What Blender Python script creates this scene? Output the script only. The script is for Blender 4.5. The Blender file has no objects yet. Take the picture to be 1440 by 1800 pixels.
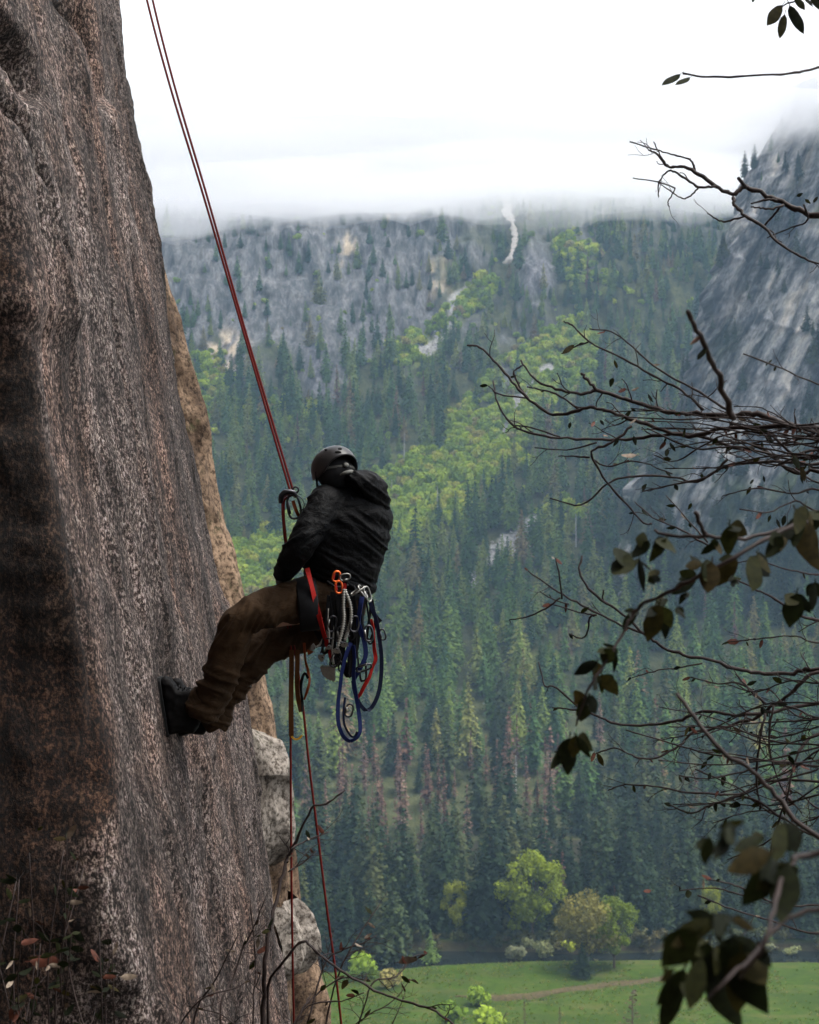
import bpy, math, random
import numpy as np
from mathutils import Vector, Matrix

# ------------------------------------------------------------------ camera, sky, sun, exposure
S = bpy.context.scene
COL = S.collection
CAMZ = 150.0
F = 900.0 / math.tan(math.radians(20.0))          # focal length in photo pixels
cd = bpy.data.cameras.new('camera')
cam = bpy.data.objects.new('camera', cd)
COL.objects.link(cam)
cam.location = (0, 0, CAMZ)
cam.rotation_euler = (math.radians(90), 0, 0)
cd.sensor_fit = 'VERTICAL'
cd.sensor_height = 36.0
cd.lens = 18.0 / math.tan(math.radians(20.0))
cd.clip_start = 0.05
cd.clip_end = 8000
cd.dof.use_dof = True
cd.dof.focus_distance = 7.0
cd.dof.aperture_fstop = 6.3
S.camera = cam

W = bpy.data.worlds.new('World')
S.world = W
W.use_nodes = True
SUN_EL, SUN_AZ = 66.0, 88.0        # azimuth measured from +Y (ahead) towards +X (right)
nt = W.node_tree
nt.nodes.clear()
sky = nt.nodes.new('ShaderNodeTexSky')
sky.sky_type = 'NISHITA'
sky.sun_disc = False
sky.sun_elevation = math.radians(SUN_EL)
sky.sun_rotation = math.radians(SUN_AZ)
sky.air_density = 1.0
sky.dust_density = 3.0
sky.ozone_density = 1.0
hs = nt.nodes.new('ShaderNodeHueSaturation')
hs.inputs['Saturation'].default_value = 0.16       # overcast: cloud scatters the blue away
bg = nt.nodes.new('ShaderNodeBackground')
bg.inputs['Strength'].default_value = 0.15
out = nt.nodes.new('ShaderNodeOutputWorld')
nt.links.new(sky.outputs[0], hs.inputs['Color'])
nt.links.new(hs.outputs[0], bg.inputs['Color'])
nt.links.new(bg.outputs[0], out.inputs['Surface'])

sd = bpy.data.lights.new('sun', 'SUN')
sd.energy = 1.6
sd.angle = math.radians(25)
sd.color = (1.0, 0.96, 0.9)
sun = bpy.data.objects.new('sun', sd)
COL.objects.link(sun)
el, az = math.radians(SUN_EL), math.radians(SUN_AZ)
sdir = Vector((math.cos(el) * math.sin(az), math.cos(el) * math.cos(az), math.sin(el)))
sun.rotation_euler = sdir.to_track_quat('Z', 'Y').to_euler()

S.view_settings.view_transform = 'Standard'
S.view_settings.look = 'None'
S.view_settings.gamma = 1.0
S.view_settings.exposure = 1.38
S.view_settings.use_curve_mapping = False
S.render.engine = 'CYCLES'
S.cycles.volume_bounces = 12
S.cycles.max_bounces = 14
S.cycles.diffuse_bounces = 3
S.cycles.glossy_bounces = 3
S.cycles.use_denoising = True

# ------------------------------------------------------------------ helpers
rng = np.random.default_rng(7)
random.seed(7)


def P(px, py, D):
    """world point that stands at depth D (metres ahead) and is seen at photo pixel px, py"""
    return Vector(((px - 720.0) / F * D, D, CAMZ + (900.0 - py) / F * D))


def proj(x, y, z):
    return 720.0 + x / y * F, 900.0 - (z - CAMZ) / y * F


def _h(ix, iy, iz, seed):
    n = (ix * 374761393 + iy * 668265263 + iz * 2147483647 + seed * 974634777) & 0x7fffffff
    n = ((n ^ (n >> 13)) * 1274126177) & 0x7fffffff
    n = ((n ^ (n >> 15)) * 1103515245 + 12345) & 0x7fffffff
    return (n ^ (n >> 16)) / 2147483648.0


def vn(x, y, z=0.0, seed=0):
    """smooth value noise, -1..1, on numpy arrays"""
    x, y, z = np.broadcast_arrays(np.asarray(x, float), np.asarray(y, float), np.asarray(z, float))
    fx, fy, fz = np.floor(x), np.floor(y), np.floor(z)
    ix, iy, iz = fx.astype(np.int64), fy.astype(np.int64), fz.astype(np.int64)
    x, y, z = x - fx, y - fy, z - fz
    u, v, w = (t * t * t * (t * (t * 6 - 15) + 10) for t in (x, y, z))
    r = 0
    for a, wa in ((0, 1 - u), (1, u)):
        for b, wb in ((0, 1 - v), (1, v)):
            for c, wc in ((0, 1 - w), (1, w)):
                r = r + wa * wb * wc * _h(ix + a, iy + b, iz + c, seed)
    return r * 2 - 1


def fbm(x, y, z=0.0, o=4, seed=0):
    r, a = 0, 1.0
    k = 1.0
    for i in range(o):
        r = r + a * vn(np.asarray(x) * k, np.asarray(y) * k, np.asarray(z) * k, seed + i * 17)
        a *= 0.5
        k *= 2.03
    return r


def ridged(x, y, z=0.0, o=3, seed=0):
    r, a, k = 0, 1.0, 1.0
    for i in range(o):
        r = r + a * (1 - 2 * np.abs(vn(np.asarray(x) * k, np.asarray(y) * k, np.asarray(z) * k, seed + i * 17)))
        a *= 0.5
        k *= 2.03
    return r


def smooth(t):
    t = np.clip(t, 0, 1)
    return t * t * (3 - 2 * t)


def link(o, parent=None):
    COL.objects.link(o)
    if parent is not None:
        o.parent = parent
    return o


def tag(o, label=None, cat=None, group=None, kind=None):
    if label:
        o['label'] = label
    if cat:
        o['category'] = cat
    if group:
        o['group'] = group
    if kind:
        o['kind'] = kind
    return o


def mesh_obj(name, verts, faces, mat=None, parent=None, smooth_=True, mats=None, fmat=None):
    me = bpy.data.meshes.new(name)
    me.from_pydata([tuple(v) for v in verts], [], [tuple(f) for f in faces])
    for m in (mats or ([mat] if mat else [])):
        me.materials.append(m)
    if fmat is not None:
        me.polygons.foreach_set('material_index', np.asarray(fmat, np.int32))
    if smooth_:
        me.polygons.foreach_set('use_smooth', np.ones(len(me.polygons), bool))
    me.update()
    o = bpy.data.objects.new(name, me)
    return link(o, parent)


def empty(name, loc, parent=None):
    o = bpy.data.objects.new(name, None)
    o.empty_display_size = 0.1
    o.location = loc
    return link(o, parent)


def grid_obj(name, X, Y, Z, mat, parent=None, attrs=None, flip=False):
    """X, Y, Z: arrays of rows x columns"""
    r, c = X.shape
    V = np.stack([X.ravel(), Y.ravel(), Z.ravel()], 1)
    i = np.arange(r * c).reshape(r, c)
    q = np.stack([i[:-1, :-1], i[:-1, 1:], i[1:, 1:], i[1:, :-1]], -1).reshape(-1, 4)
    if flip:
        q = q[:, ::-1]
    me = bpy.data.meshes.new(name)
    me.vertices.add(len(V))
    me.vertices.foreach_set('co', V.ravel())
    me.loops.add(q.size)
    me.loops.foreach_set('vertex_index', q.ravel().astype(np.int32))
    me.polygons.add(len(q))
    me.polygons.foreach_set('loop_start', np.arange(0, q.size, 4, dtype=np.int32))
    me.polygons.foreach_set('use_smooth', np.ones(len(q), bool))
    me.update(calc_edges=True)
    me.validate()
    if mat:
        me.materials.append(mat)
    for k, a in (attrs or {}).items():
        at = me.attributes.new(k, 'FLOAT', 'POINT')
        at.data.foreach_set('value', np.asarray(a, np.float32).ravel())
    return link(bpy.data.objects.new(name, me), parent)


def catmull(pts, n=6):
    pts = [Vector(p) for p in pts]
    if len(pts) < 3:
        return pts
    res = []
    q = [pts[0] * 2 - pts[1]] + pts + [pts[-1] * 2 - pts[-2]]
    for i in range(1, len(q) - 2):
        a, b, c, d = q[i - 1:i + 3]
        for k in range(n):
            t = k / n
            res.append(0.5 * ((2 * b) + (c - a) * t + (2 * a - 5 * b + 4 * c - d) * t * t + (3 * b - a - 3 * c + d) * t ** 3))
    res.append(pts[-1])
    return res


class MB:
    """collects shapes into one mesh"""

    def __init__(self):
        self.v, self.f, self.m = [], [], []

    def add(self, v, f, mi=0):
        b = len(self.v)
        self.v += [tuple(p) for p in v]
        self.f += [tuple(i + b for i in q) for q in f]
        self.m += [mi] * len(f)

    def tube(self, pts, r, sides=6, mi=0, flat=1.0, up=None, cap=True, closed=False, twist=0.0):
        """tube along pts; r number or list; flat squeezes the section's second axis (webbing)"""
        pts = [Vector(p) for p in pts]
        n = len(pts)
        rs = [r] * n if isinstance(r, (int, float)) else list(r)
        if len(rs) != n:
            rs = list(np.interp(np.linspace(0, 1, n), np.linspace(0, 1, len(rs)), rs))
        prev = None
        V = []
        for i in range(n):
            if closed:
                t = pts[(i + 1) % n] - pts[i - 1]
            else:
                t = pts[min(i + 1, n - 1)] - pts[max(i - 1, 0)]
            t = t.normalized() if t.length > 1e-9 else Vector((0, 0, 1))
            if up is not None:
                a = Vector(up) - t * t.dot(Vector(up))
                if a.length < 1e-3:
                    a = t.orthogonal()
            elif prev is None:
                a = t.orthogonal()
            else:
                a = prev - t * t.dot(prev)
                if a.length < 1e-6:
                    a = t.orthogonal()
            a.normalize()
            prev = a
            if twist:
                a = Matrix.Rotation(twist * math.sin(2.6 * i / max(1, n - 1) * math.pi), 3, t) @ a
            b = t.cross(a)
            for k in range(sides):
                w = 2 * math.pi * (k + 0.5) / sides
                V.append(pts[i] + (a * math.cos(w) + b * math.sin(w) * flat) * rs[i])
        Fs = []
        m = n if closed else n - 1
        for i in range(m):
            j = (i + 1) % n
            for k in range(sides):
                k2 = (k + 1) % sides
                Fs.append((i * sides + k, i * sides + k2, j * sides + k2, j * sides + k))
        if cap and not closed:
            Fs.append(tuple(range(sides))[::-1])
            Fs.append(tuple((n - 1) * sides + k for k in range(sides)))
        self.add(V, Fs, mi)

    def loft(self, rings, mi=0, cap=True):
        s = len(rings[0])
        V = [p for r_ in rings for p in r_]
        Fs = []
        for i in range(len(rings) - 1):
            for k in range(s):
                k2 = (k + 1) % s
                Fs.append((i * s + k, i * s + k2, (i + 1) * s + k2, (i + 1) * s + k))
        if cap:
            Fs.append(tuple(range(s))[::-1])
            Fs.append(tuple((len(rings) - 1) * s + k for k in range(s)))
        self.add(V, Fs, mi)

    def ball(self, c, r, seg=10, rows=7, mat=None, mi=0):
        c = Vector(c)
        rx, ry, rz = (r, r, r) if isinstance(r, (int, float)) else r
        rings = []
        for i in range(rows + 1):
            th = math.pi * (0.02 + 0.96 * i / rows)
            ring = []
            for k in range(seg):
                w = 2 * math.pi * k / seg
                p = Vector((rx * math.sin(th) * math.cos(w), ry * math.sin(th) * math.sin(w), -rz * math.cos(th)))
                ring.append(c + (mat @ p if mat else p))
            rings.append(ring)
        self.loft(rings, mi)

    def box(self, c, size, mat=None, mi=0):
        c = Vector(c)
        V = []
        for sx in (-1, 1):
            for sy in (-1, 1):
                for sz in (-1, 1):
                    p = Vector((sx * size[0] / 2, sy * size[1] / 2, sz * size[2] / 2))
                    V.append(c + (mat @ p if mat else p))
        self.add(V, [(0, 1, 3, 2), (4, 6, 7, 5), (0, 4, 5, 1), (2, 3, 7, 6), (0, 2, 6, 4), (1, 5, 7, 3)], mi)

    def build(self, name, mat=None, parent=None, smooth_=True, mats=None):
        o = mesh_obj(name, self.v, self.f, mat, parent, smooth_, mats, self.m if mats else None)
        return o


# ------------------------------------------------------------------ materials
class N:
    """small node builder"""

    def __init__(self, name):
        self.m = bpy.data.materials.new(name)
        self.m.use_nodes = True
        self.t = self.m.node_tree
        self.b = self.t.nodes['Principled BSDF']
        self.out = self.t.nodes['Material Output']

    def n(self, kind, **kw):
        x = self.t.nodes.new('ShaderNode' + kind)
        for k, v in kw.items():
            if k in x.inputs.keys():
                x.inputs[k].default_value = v
            else:
                setattr(x, k, v)
        return x

    def l(self, a, b):
        self.t.links.new(a, b)

    def co(self, scale=(1, 1, 1), rot=(0, 0, 0), kind='Object'):
        tc = self.n('TexCoord')
        mp = self.n('Mapping')
        mp.inputs['Scale'].default_value = scale
        mp.inputs['Rotation'].default_value = rot
        self.l(tc.outputs[kind], mp.inputs['Vector'])
        return mp.outputs[0]

    def noise(self, vec, scale, detail=4.0, rough=0.6, dist=0.0):
        x = self.n('TexNoise')
        x.inputs['Scale'].default_value = scale
        x.inputs['Detail'].default_value = detail
        x.inputs['Roughness'].default_value = rough
        x.inputs['Distortion'].default_value = dist
        if vec is not None:
            self.l(vec, x.inputs['Vector'])
        return x.outputs['Fac']

    def ramp(self, fac, stops, interp='LINEAR'):
        x = self.n('ValToRGB')
        x.color_ramp.interpolation = interp
        e = x.color_ramp.elements
        while len(e) < len(stops):
            e.new(0.5)
        for s, (p, c) in zip(e, stops):
            s.position = p
            s.color = (c, c, c, 1) if isinstance(c, (int, float)) else (*c, 1)
        self.l(fac, x.inputs['Fac'])
        return x.outputs['Color']

    def mix(self, fac, a, b, mode='MIX'):
        x = self.n('Mix', data_type='RGBA', blend_type=mode)
        for v, s in ((fac, x.inputs[0]), (a, x.inputs[6]), (b, x.inputs[7])):
            if isinstance(v, (int, float)):
                s.default_value = v
            elif isinstance(v, tuple):
                s.default_value = (*v, 1)
            else:
                self.l(v, s)
        return x.outputs[2]

    def math(self, op, a, b=0.5):
        x = self.n('Math', operation=op)
        for v, s in ((a, x.inputs[0]), (b, x.inputs[1])):
            if isinstance(v, (int, float)):
                s.default_value = v
            else:
                self.l(v, s)
        return x.outputs[0]

    def attr(self, name):
        return self.n('Attribute', attribute_name=name).outputs['Fac']

    def bump(self, h, strength=0.5, dist=0.02):
        x = self.n('Bump')
        x.inputs['Strength'].default_value = strength
        x.inputs['Distance'].default_value = dist
        self.l(h, x.inputs['Height'])
        self.l(x.outputs[0], self.b.inputs['Normal'])

    def done(self, color, rough=0.9, spec=0.2, metal=0.0):
        if isinstance(color, tuple):
            self.b.inputs['Base Color'].default_value = (*color, 1)
        else:
            self.l(color, self.b.inputs['Base Color'])
        if isinstance(rough, (int, float)):
            self.b.inputs['Roughness'].default_value = rough
        else:
            self.l(rough, self.b.inputs['Roughness'])
        self.b.inputs['Specular IOR Level'].default_value = spec
        self.b.inputs['Metallic'].default_value = metal
        return self.m


def lichen_rock(name, tint=(1, 1, 1), light=1.0, brown=0.5, moss=0.0, scale=1.0, zone=False):
    k = N(name)
    v = k.co((scale, scale, scale * 0.72))
    fine = k.noise(v, 62, 6, 0.8)
    mid = k.noise(v, 9, 5, 0.65, 0.6)
    big = k.noise(v, 1.3, 4, 0.6)
    streak = k.noise(k.co((3.2 * scale, 3.2 * scale, 0.35 * scale)), 1.6, 4, 0.6)
    a = k.ramp(fine, [(0.42, (0.008, 0.006, 0.005)), (0.485, (0.05, 0.038, 0.034)), (0.53, (0.19, 0.15, 0.138)), (0.60, (0.60, 0.54, 0.52))])
    tintn = k.n('TexNoise')
    tintn.inputs['Scale'].default_value = 48
    tintn.inputs['Detail'].default_value = 3
    k.l(v, tintn.inputs['Vector'])
    a = k.mix(0.55, a, k.mix(0.72, tintn.outputs['Color'], (0.95, 0.95, 0.95)), 'OVERLAY')
    dark = k.ramp(mid, [(0.38, (0.25, 0.22, 0.21)), (0.52, (0.8, 0.78, 0.76)), (0.66, (1.0, 1.0, 1.0))])
    c = k.mix(0.8, a, dark, 'MULTIPLY')
    s = k.ramp(streak, [(0.38, (0.30, 0.28, 0.27)), (0.52, (0.95, 0.95, 0.95)), (0.66, (1.45, 1.42, 1.42))])
    c = k.mix(0.8, c, s, 'MULTIPLY')
    wide = k.noise(k.co((0.9 * scale, 0.9 * scale, 0.16 * scale)), 1.0, 3, 0.6)
    c = k.mix(0.8, c, k.ramp(wide, [(0.36, (0.45, 0.43, 0.42)), (0.6, (1.25, 1.25, 1.25))]), 'MULTIPLY')
    br = k.mix(k.ramp(big, [(0.45, 0.0), (0.62, brown)]), c, k.mix(1.0, c, (1.5, 0.82, 0.42), 'MULTIPLY'))
    if moss:
        mo = k.noise(v, 3.1, 5, 0.7)
        br = k.mix(k.ramp(mo, [(0.56, 0.0), (0.66, moss)]), br, (0.035, 0.045, 0.014))
    if zone:       # brown lichens on one side, with that side's shade painted in
        br = k.mix(k.attr('lichen_shade'), br, k.mix(1.0, br, (0.34, 0.25, 0.185), 'MULTIPLY'))
    c = k.mix(1.0, br, tuple(t * light for t in tint), 'MULTIPLY')
    h = k.math('ADD', k.math('MULTIPLY', fine, 0.5), mid)
    k.bump(h, 0.75, 0.03 / scale)
    return k.done(c, 0.9, 0.25)


def soft_rock(name, dark, pale, moss=0.3):
    k = N(name)
    big = k.noise(k.co((1, 1, 0.8)), 2.6, 6, 0.62, 0.5)
    fine = k.noise(k.co(), 26, 5, 0.7)
    c = k.mix(k.ramp(big, [(0.38, 0.0), (0.60, 1.0)]), dark, pale)
    c = k.mix(0.9, c, k.ramp(fine, [(0.40, (0.22, 0.19, 0.17)), (0.5, (0.95, 0.95, 0.95)), (0.62, (1.45, 1.45, 1.45))]), 'MULTIPLY')
    c = k.mix(k.ramp(k.noise(k.co(), 3.7, 6, 0.75), [(0.57, 0.0), (0.67, moss)]), c, (0.03, 0.036, 0.012))
    k.bump(k.math('ADD', k.math('MULTIPLY', fine, 0.35), big), 0.7, 0.05)
    return k.done(c, 0.9, 0.2)


def plain(name, color, rough=0.7, spec=0.3, metal=0.0, var=0.25, scale=40, bump=0.0):
    k = N(name)
    f = k.noise(k.co(), scale, 4, 0.6)
    c = k.mix(1.0, color, k.ramp(f, [(0.3, 1 - var), (0.7, 1 + var)]), 'MULTIPLY')
    if bump:
        k.bump(f, bump, 0.004)
    return k.done(c, rough, spec, metal)


def foliage(name, stops, scale=0.25, trans=0.25):
    """stops: colours picked per tree (Object Info random) and broken up by noise inside the crown"""
    k = N(name)
    oi = k.n('ObjectInfo')
    pick = k.ramp(oi.outputs['Random'], stops)
    nz = k.noise(k.co(), scale, 4, 0.7)
    c = k.mix(1.0, pick, k.ramp(nz, [(0.3, (0.55, 0.55, 0.6)), (0.5, (1, 1, 1)), (0.72, (1.6, 1.55, 1.2))]), 'MULTIPLY')
    k.done(c, 0.8, 0.15)
    tr = k.n('BsdfTranslucent')
    k.l(c, tr.inputs['Color'])
    mx = k.n('MixShader')
    mx.inputs[0].default_value = trans
    k.l(k.b.outputs[0], mx.inputs[1])
    k.l(tr.outputs[0], mx.inputs[2])
    k.l(mx.outputs[0], k.out.inputs['Surface'])
    return k.m


M = {}
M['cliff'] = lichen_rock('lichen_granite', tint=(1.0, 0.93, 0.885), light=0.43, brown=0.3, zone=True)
M['buttress'] = soft_rock('brown_granite', (0.06, 0.038, 0.024), (0.20, 0.135, 0.088), moss=0.8)
M['pale_rock'] = soft_rock('pale_granite', (0.07, 0.058, 0.048), (0.235, 0.205, 0.175), moss=0.5)
# ------------------------------------------------------------------ the valley: meadow, river, mountain
def seg_d(px, py, pts):
    """distance in photo pixels from points to a polyline"""
    d = np.full(np.shape(px), 1e9)
    for (x0, y0), (x1, y1) in zip(pts[:-1], pts[1:]):
        dx, dy = x1 - x0, y1 - y0
        t = np.clip(((px - x0) * dx + (py - y0) * dy) / (dx * dx + dy * dy), 0, 1)
        d = np.minimum(d, np.hypot(px - x0 - t * dx, py - y0 - t * dy))
    return d


def blob(px, py, cx, cy, rx, ry):
    return smooth(1.5 - np.hypot((px - cx) / rx, (py - cy) / ry))


def near_shore(x):
    return np.interp(x, [-300, -60, -10, 0, 26, 55, 100, 150, 300], [452, 456, 459, 461, 468, 470.5, 469.5, 468, 462]) + vn(np.asarray(x) / 9.0, 0.3, 0, 3) * 0.9


def far_shore(x):
    return np.interp(x, [-300, 0, 40, 60, 100, 150, 300], [481, 484.5, 483, 481.5, 486, 483, 478]) + vn(np.asarray(x) / 7.0, 0.7, 0, 5) * 1.0


PROF_Y = np.array([520, 600, 700, 850, 1000, 1150, 1250, 1340, 1430, 1500, 1560, 1800])
PROF_Z = np.array([1.0, 12, 40, 95, 156, 236, 306, 384, 470, 512, 515, 420])


def ground_z(x, y):
    z = np.interp(y, [-400, -20, 5, 60, 230, 330, 385, 520, 600], [175, 140, 118, 86, 10, 1.5, 0, 0.8, 12.0])
    z = z + 0.25 * fbm(x / 30.0, y / 30.0, 0, 3, 11) * smooth((y - 300) / 80)
    z = z + 2.5 * fbm(x / 25.0, y / 25.0, 0, 3, 12) * smooth((300 - y) / 80)
    ns, fs = near_shore(x), far_shore(x)
    inside = smooth((y - ns) / 1.6 + 0.5) * smooth((fs - y) / 1.4 + 0.5)
    z = z - 2.2 * inside
    z = z + 1.5 * smooth((y - fs) / 1.6) * smooth((500 - y) / 12)
    # the small sunken channel below the sedge strip
    cy = np.interp(x, [10, 28, 42, 59, 78, 110], [431.5, 431.3, 434.0, 440.0, 446, 452])
    dep = smooth(1.6 - np.abs(y - cy) / 1.5) * smooth((x - 20) / 6) * smooth((58 - x) / 14)
    return z - 0.9 * dep


xs = np.unique(np.round(np.concatenate([np.arange(-900, -200, 20), np.arange(-200, 230, 2.0), np.arange(230, 920, 20)]), 3))
ys = np.unique(np.concatenate([np.arange(-400, 380, 12.0), np.arange(380, 520, 1.0), np.arange(520, 600, 5.0)]))
X, Y = np.meshgrid(xs, ys)
Z = ground_z(X, Y)
forest_floor = smooth((Y - far_shore(X) - 2) / 6) + smooth((375 + 8 * vn(X / 20, Y / 20, 0, 4) - Y) / 8)
bank = smooth((Y - far_shore(X) + 1.2) / 1.0) * smooth((far_shore(X) + 2.5 - Y) / 2.5)

k = N('meadow_grass')
v = k.co()
n1 = k.noise(v, 0.35, 8, 0.8)
n2 = k.noise(k.co((0.10, 0.40, 1)), 0.6, 6, 0.72)
n3 = k.noise(v, 0.05, 3, 0.6)
g = k.ramp(n1, [(0.32, (0.014, 0.026, 0.003)), (0.5, (0.034, 0.066, 0.003)), (0.68, (0.062, 0.074, 0.012))])
g = k.mix(k.ramp(n2, [(0.48, 0.0), (0.62, 0.65)]), g, (0.075, 0.075, 0.022))
g = k.mix(k.ramp(n3, [(0.45, 0.0), (0.6, 0.5)]), g, (0.018, 0.034, 0.004))
g = k.mix(k.attr('bank'), g, k.ramp(n1, [(0.35, (0.022, 0.017, 0.010)), (0.65, (0.065, 0.048, 0.028))]))
g = k.mix(k.attr('floor'), g, (0.03, 0.028, 0.016))
k.bump(n1, 0.6, 0.4)
M['meadow'] = k.done(g, 0.95, 0.1)
meadow = grid_obj('meadow', X, Y, Z, M['meadow'], attrs={'bank': bank, 'floor': np.clip(forest_floor, 0, 1)})
tag(meadow, 'green grass meadow on the valley floor with forest floor beyond', 'meadow', kind='structure')

k = N('river_water')
wn = k.noise(k.co((0.6, 1.6, 1)), 1.2, 3, 0.6)
k.bump(wn, 0.08, 0.05)
M['water'] = k.done((0.008, 0.011, 0.010), 0.10, 0.25)
o = mesh_obj('river', [(-600, 440, -1.15), (600, 440, -1.15), (600, 495, -1.15), (-600, 495, -1.15)], [(0, 1, 2, 3)], M['water'])
tag(o, 'dark still river running between the meadow and the forest', 'river', kind='structure')
o = mesh_obj('stream', [(18, 428, -0.62), (62, 428, -0.62), (62, 446, -0.62), (18, 446, -0.62)], [(0, 1, 2, 3)], M['water'])
tag(o, 'dark narrow pool along the brown sedge strip in the meadow', 'stream', kind='structure')

sx = np.arange(14, 96, 0.5)
sy = np.interp(sx, [10, 28, 42, 59, 78, 96], [434.2, 434.0, 437.6, 444.0, 449.5, 453.5])
sw = np.interp(sx, [14, 26, 60, 96], [0.5, 1.6, 2.3, 1.6])
SV, SU = np.meshgrid(np.linspace(-1, 1, 7), np.arange(len(sx)))
X = sx[SU] + 0 * SV
Y = sy[SU] + SV * sw[SU] * (1 + 0.35 * vn(SU / 6.0, SV * 2, 0, 6))
Z = ground_z(X, Y) + 0.03 + 0.45 * (1 - SV ** 2) * (0.7 + 0.5 * vn(SU * 0.9, SV * 3, 0, 8))
k = N('dry_sedge')
n1 = k.noise(k.co(), 1.2, 6, 0.75)
M['sedge'] = k.done(k.ramp(n1, [(0.35, (0.035, 0.03, 0.012)), (0.65, (0.105, 0.08, 0.04))]), 0.95, 0.1)
o = grid_obj('sedge_strip', X, Y, Z, M['sedge'], flip=True)
tag(o, 'brown strip of dry sedge curving across the green meadow', 'sedge', kind='stuff')

# the mountain: rows follow the profile by arc length, columns run across the valley
py_ = np.linspace(515, 1800, 2600)
pz_ = np.interp(py_, PROF_Y, PROF_Z)
for _ in range(30):
    pz_[1:-1] = 0.25 * pz_[:-2] + 0.5 * pz_[1:-1] + 0.25 * pz_[2:]
arc = np.concatenate([[0], np.cumsum(np.hypot(np.diff(py_), np.diff(pz_)))])
ARC = arc[-1]


def rockness(px, py):
    n = fbm(np.asarray(px) / 60.0, np.asarray(py) / 60.0, 0, 4, 40)
    r = smooth((655 - py + 55 * n) / 70) * smooth((880 - px + 60 * n) / 80) * 0.85
    for cx, cy, rx, ry, a in ((565, 640, 42, 75, 1), (590, 560, 50, 50, .8), (395, 615, 45, 42, 1), (945, 490, 34, 72, 1), (962, 565, 22, 40, .9),
                              (780, 480, 34, 44, 1), (840, 440, 30, 45, .9), (920, 560, 20, 50, .5), (1020, 400, 25, 60, .5), (1195, 400, 20, 50, .6), (330, 470, 60, 90, .7), (690, 400, 60, 60, .9)):
        r = np.maximum(r, a * blob(px, py, cx, cy, rx, ry) * smooth(0.9 + 0.9 * n))
    r = np.maximum(r, 0.35 * smooth((440 - py + 90 * n) / 60) * smooth((px - 850) / 60))
    return r


BRUSH = [(985, 640), (880, 760), (800, 835), (720, 890), (590, 950), (430, 1040)]
BRUSH2 = [(850, 520), (770, 580), (715, 620)]
SCREE = [(932, 922), (885, 965), (830, 1022)]
SCREE2 = [(792, 588), (745, 618)]
SCREE3 = [(962, 648), (905, 715), (880, 770)]


def brushness(px, py):
    n = fbm(np.asarray(px) / 45.0, np.asarray(py) / 45.0, 0, 3, 60)
    b = smooth((74 + 24 * n - seg_d(px, py, BRUSH)) / 22)
    b = np.maximum(b, smooth((26 + 16 * n - seg_d(px, py, BRUSH2)) / 14))
    b = np.maximum(b, 0.8 * blob(px, py, 1040, 480, 40, 46) * smooth(0.6 + n))
    b = np.maximum(b, 0.8 * blob(px, py, 1000, 440, 26, 30) * smooth(0.6 + n))
    b = np.maximum(b, 0.6 * blob(px, py, 990, 905, 40, 26))
    b = np.maximum(b, 0.5 * blob(px, py, 965, 1165, 40, 20))
    b = np.maximum(b, 0.7 * blob(px, py, 360, 690, 40, 60))
    b = np.maximum(b, 0.45 * blob(px, py, 500, 730, 60, 25))
    return b


def screeness(px, py):
    n = fbm(np.asarray(px) / 25.0, np.asarray(py) / 25.0, 0, 3, 70)
    s = smooth((17 + 12 * n - seg_d(px, py, SCREE)) / 8)
    s = np.maximum(s, smooth((13 + 8 * n - seg_d(px, py, SCREE2)) / 6))
    s = np.maximum(s, smooth((9 + 8 * n - seg_d(px, py, SCREE3)) / 6))
    s = np.maximum(s, smooth((6 + 6 * n - seg_d(px, py, [(845, 480), (800, 520), (790, 575)])) / 5))
    return s


def mountain(x, s):
    x = np.asarray(x, float)
    y0 = np.interp(s, arc, py_)
    z0 = np.interp(s, arc, pz_)
    up = smooth((z0 - 10) / 120)
    saw = lambda t: np.minimum((t - np.floor(t)) / 0.75, (1 - (t - np.floor(t))) / 0.25)
    cl = smooth((z0 - 200) / 120)
    dy = up * (34 * vn(x / 210.0, z0 / 300.0, 0, 21) + 14 * vn(x / 70.0, z0 / 90.0, 0, 22) + 5 * vn(x / 22.0, z0 / 30.0, 0, 23))
    dy = dy + cl * (12 * saw(x / 46.0 + 0.8 * vn(x / 80.0, z0 / 110.0, 0, 24)) + 6 * saw(x / 15.0 + z0 / 160.0 + 0.7 * vn(x / 30.0, z0 / 40.0, 0, 28)) + 4 * ridged(x / 9.0 + z0 / 120.0, z0 / 30.0, 0, 2, 25))
    # the gully under the snow
    gx = np.interp(z0, [280, 360, 470, 520], [62, 82, 105, 108])
    dy = dy + 7 * np.exp(-((x - gx) / 12.0) ** 2) * smooth((z0 - 290) / 60)
    # outcrops stand proud
    px, pv = proj(x, np.maximum(y0, 300), z0)
    dy = dy - 12 * (blob(px, pv, 565, 640, 42, 75) + blob(px, pv, 945, 490, 34, 72) + 0.7 * blob(px, pv, 780, 480, 34, 44))
    z = z0 + up * (3 * vn(x / 40.0, s / 40.0, 0, 26)) - 0.4 * (1 - up)
    ledge = cl * 3.0 * ridged(x / 60.0 + z0 / 50.0, z0 / 22.0, 0, 2, 27)
    return x, y0 + dy, z + ledge


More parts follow.
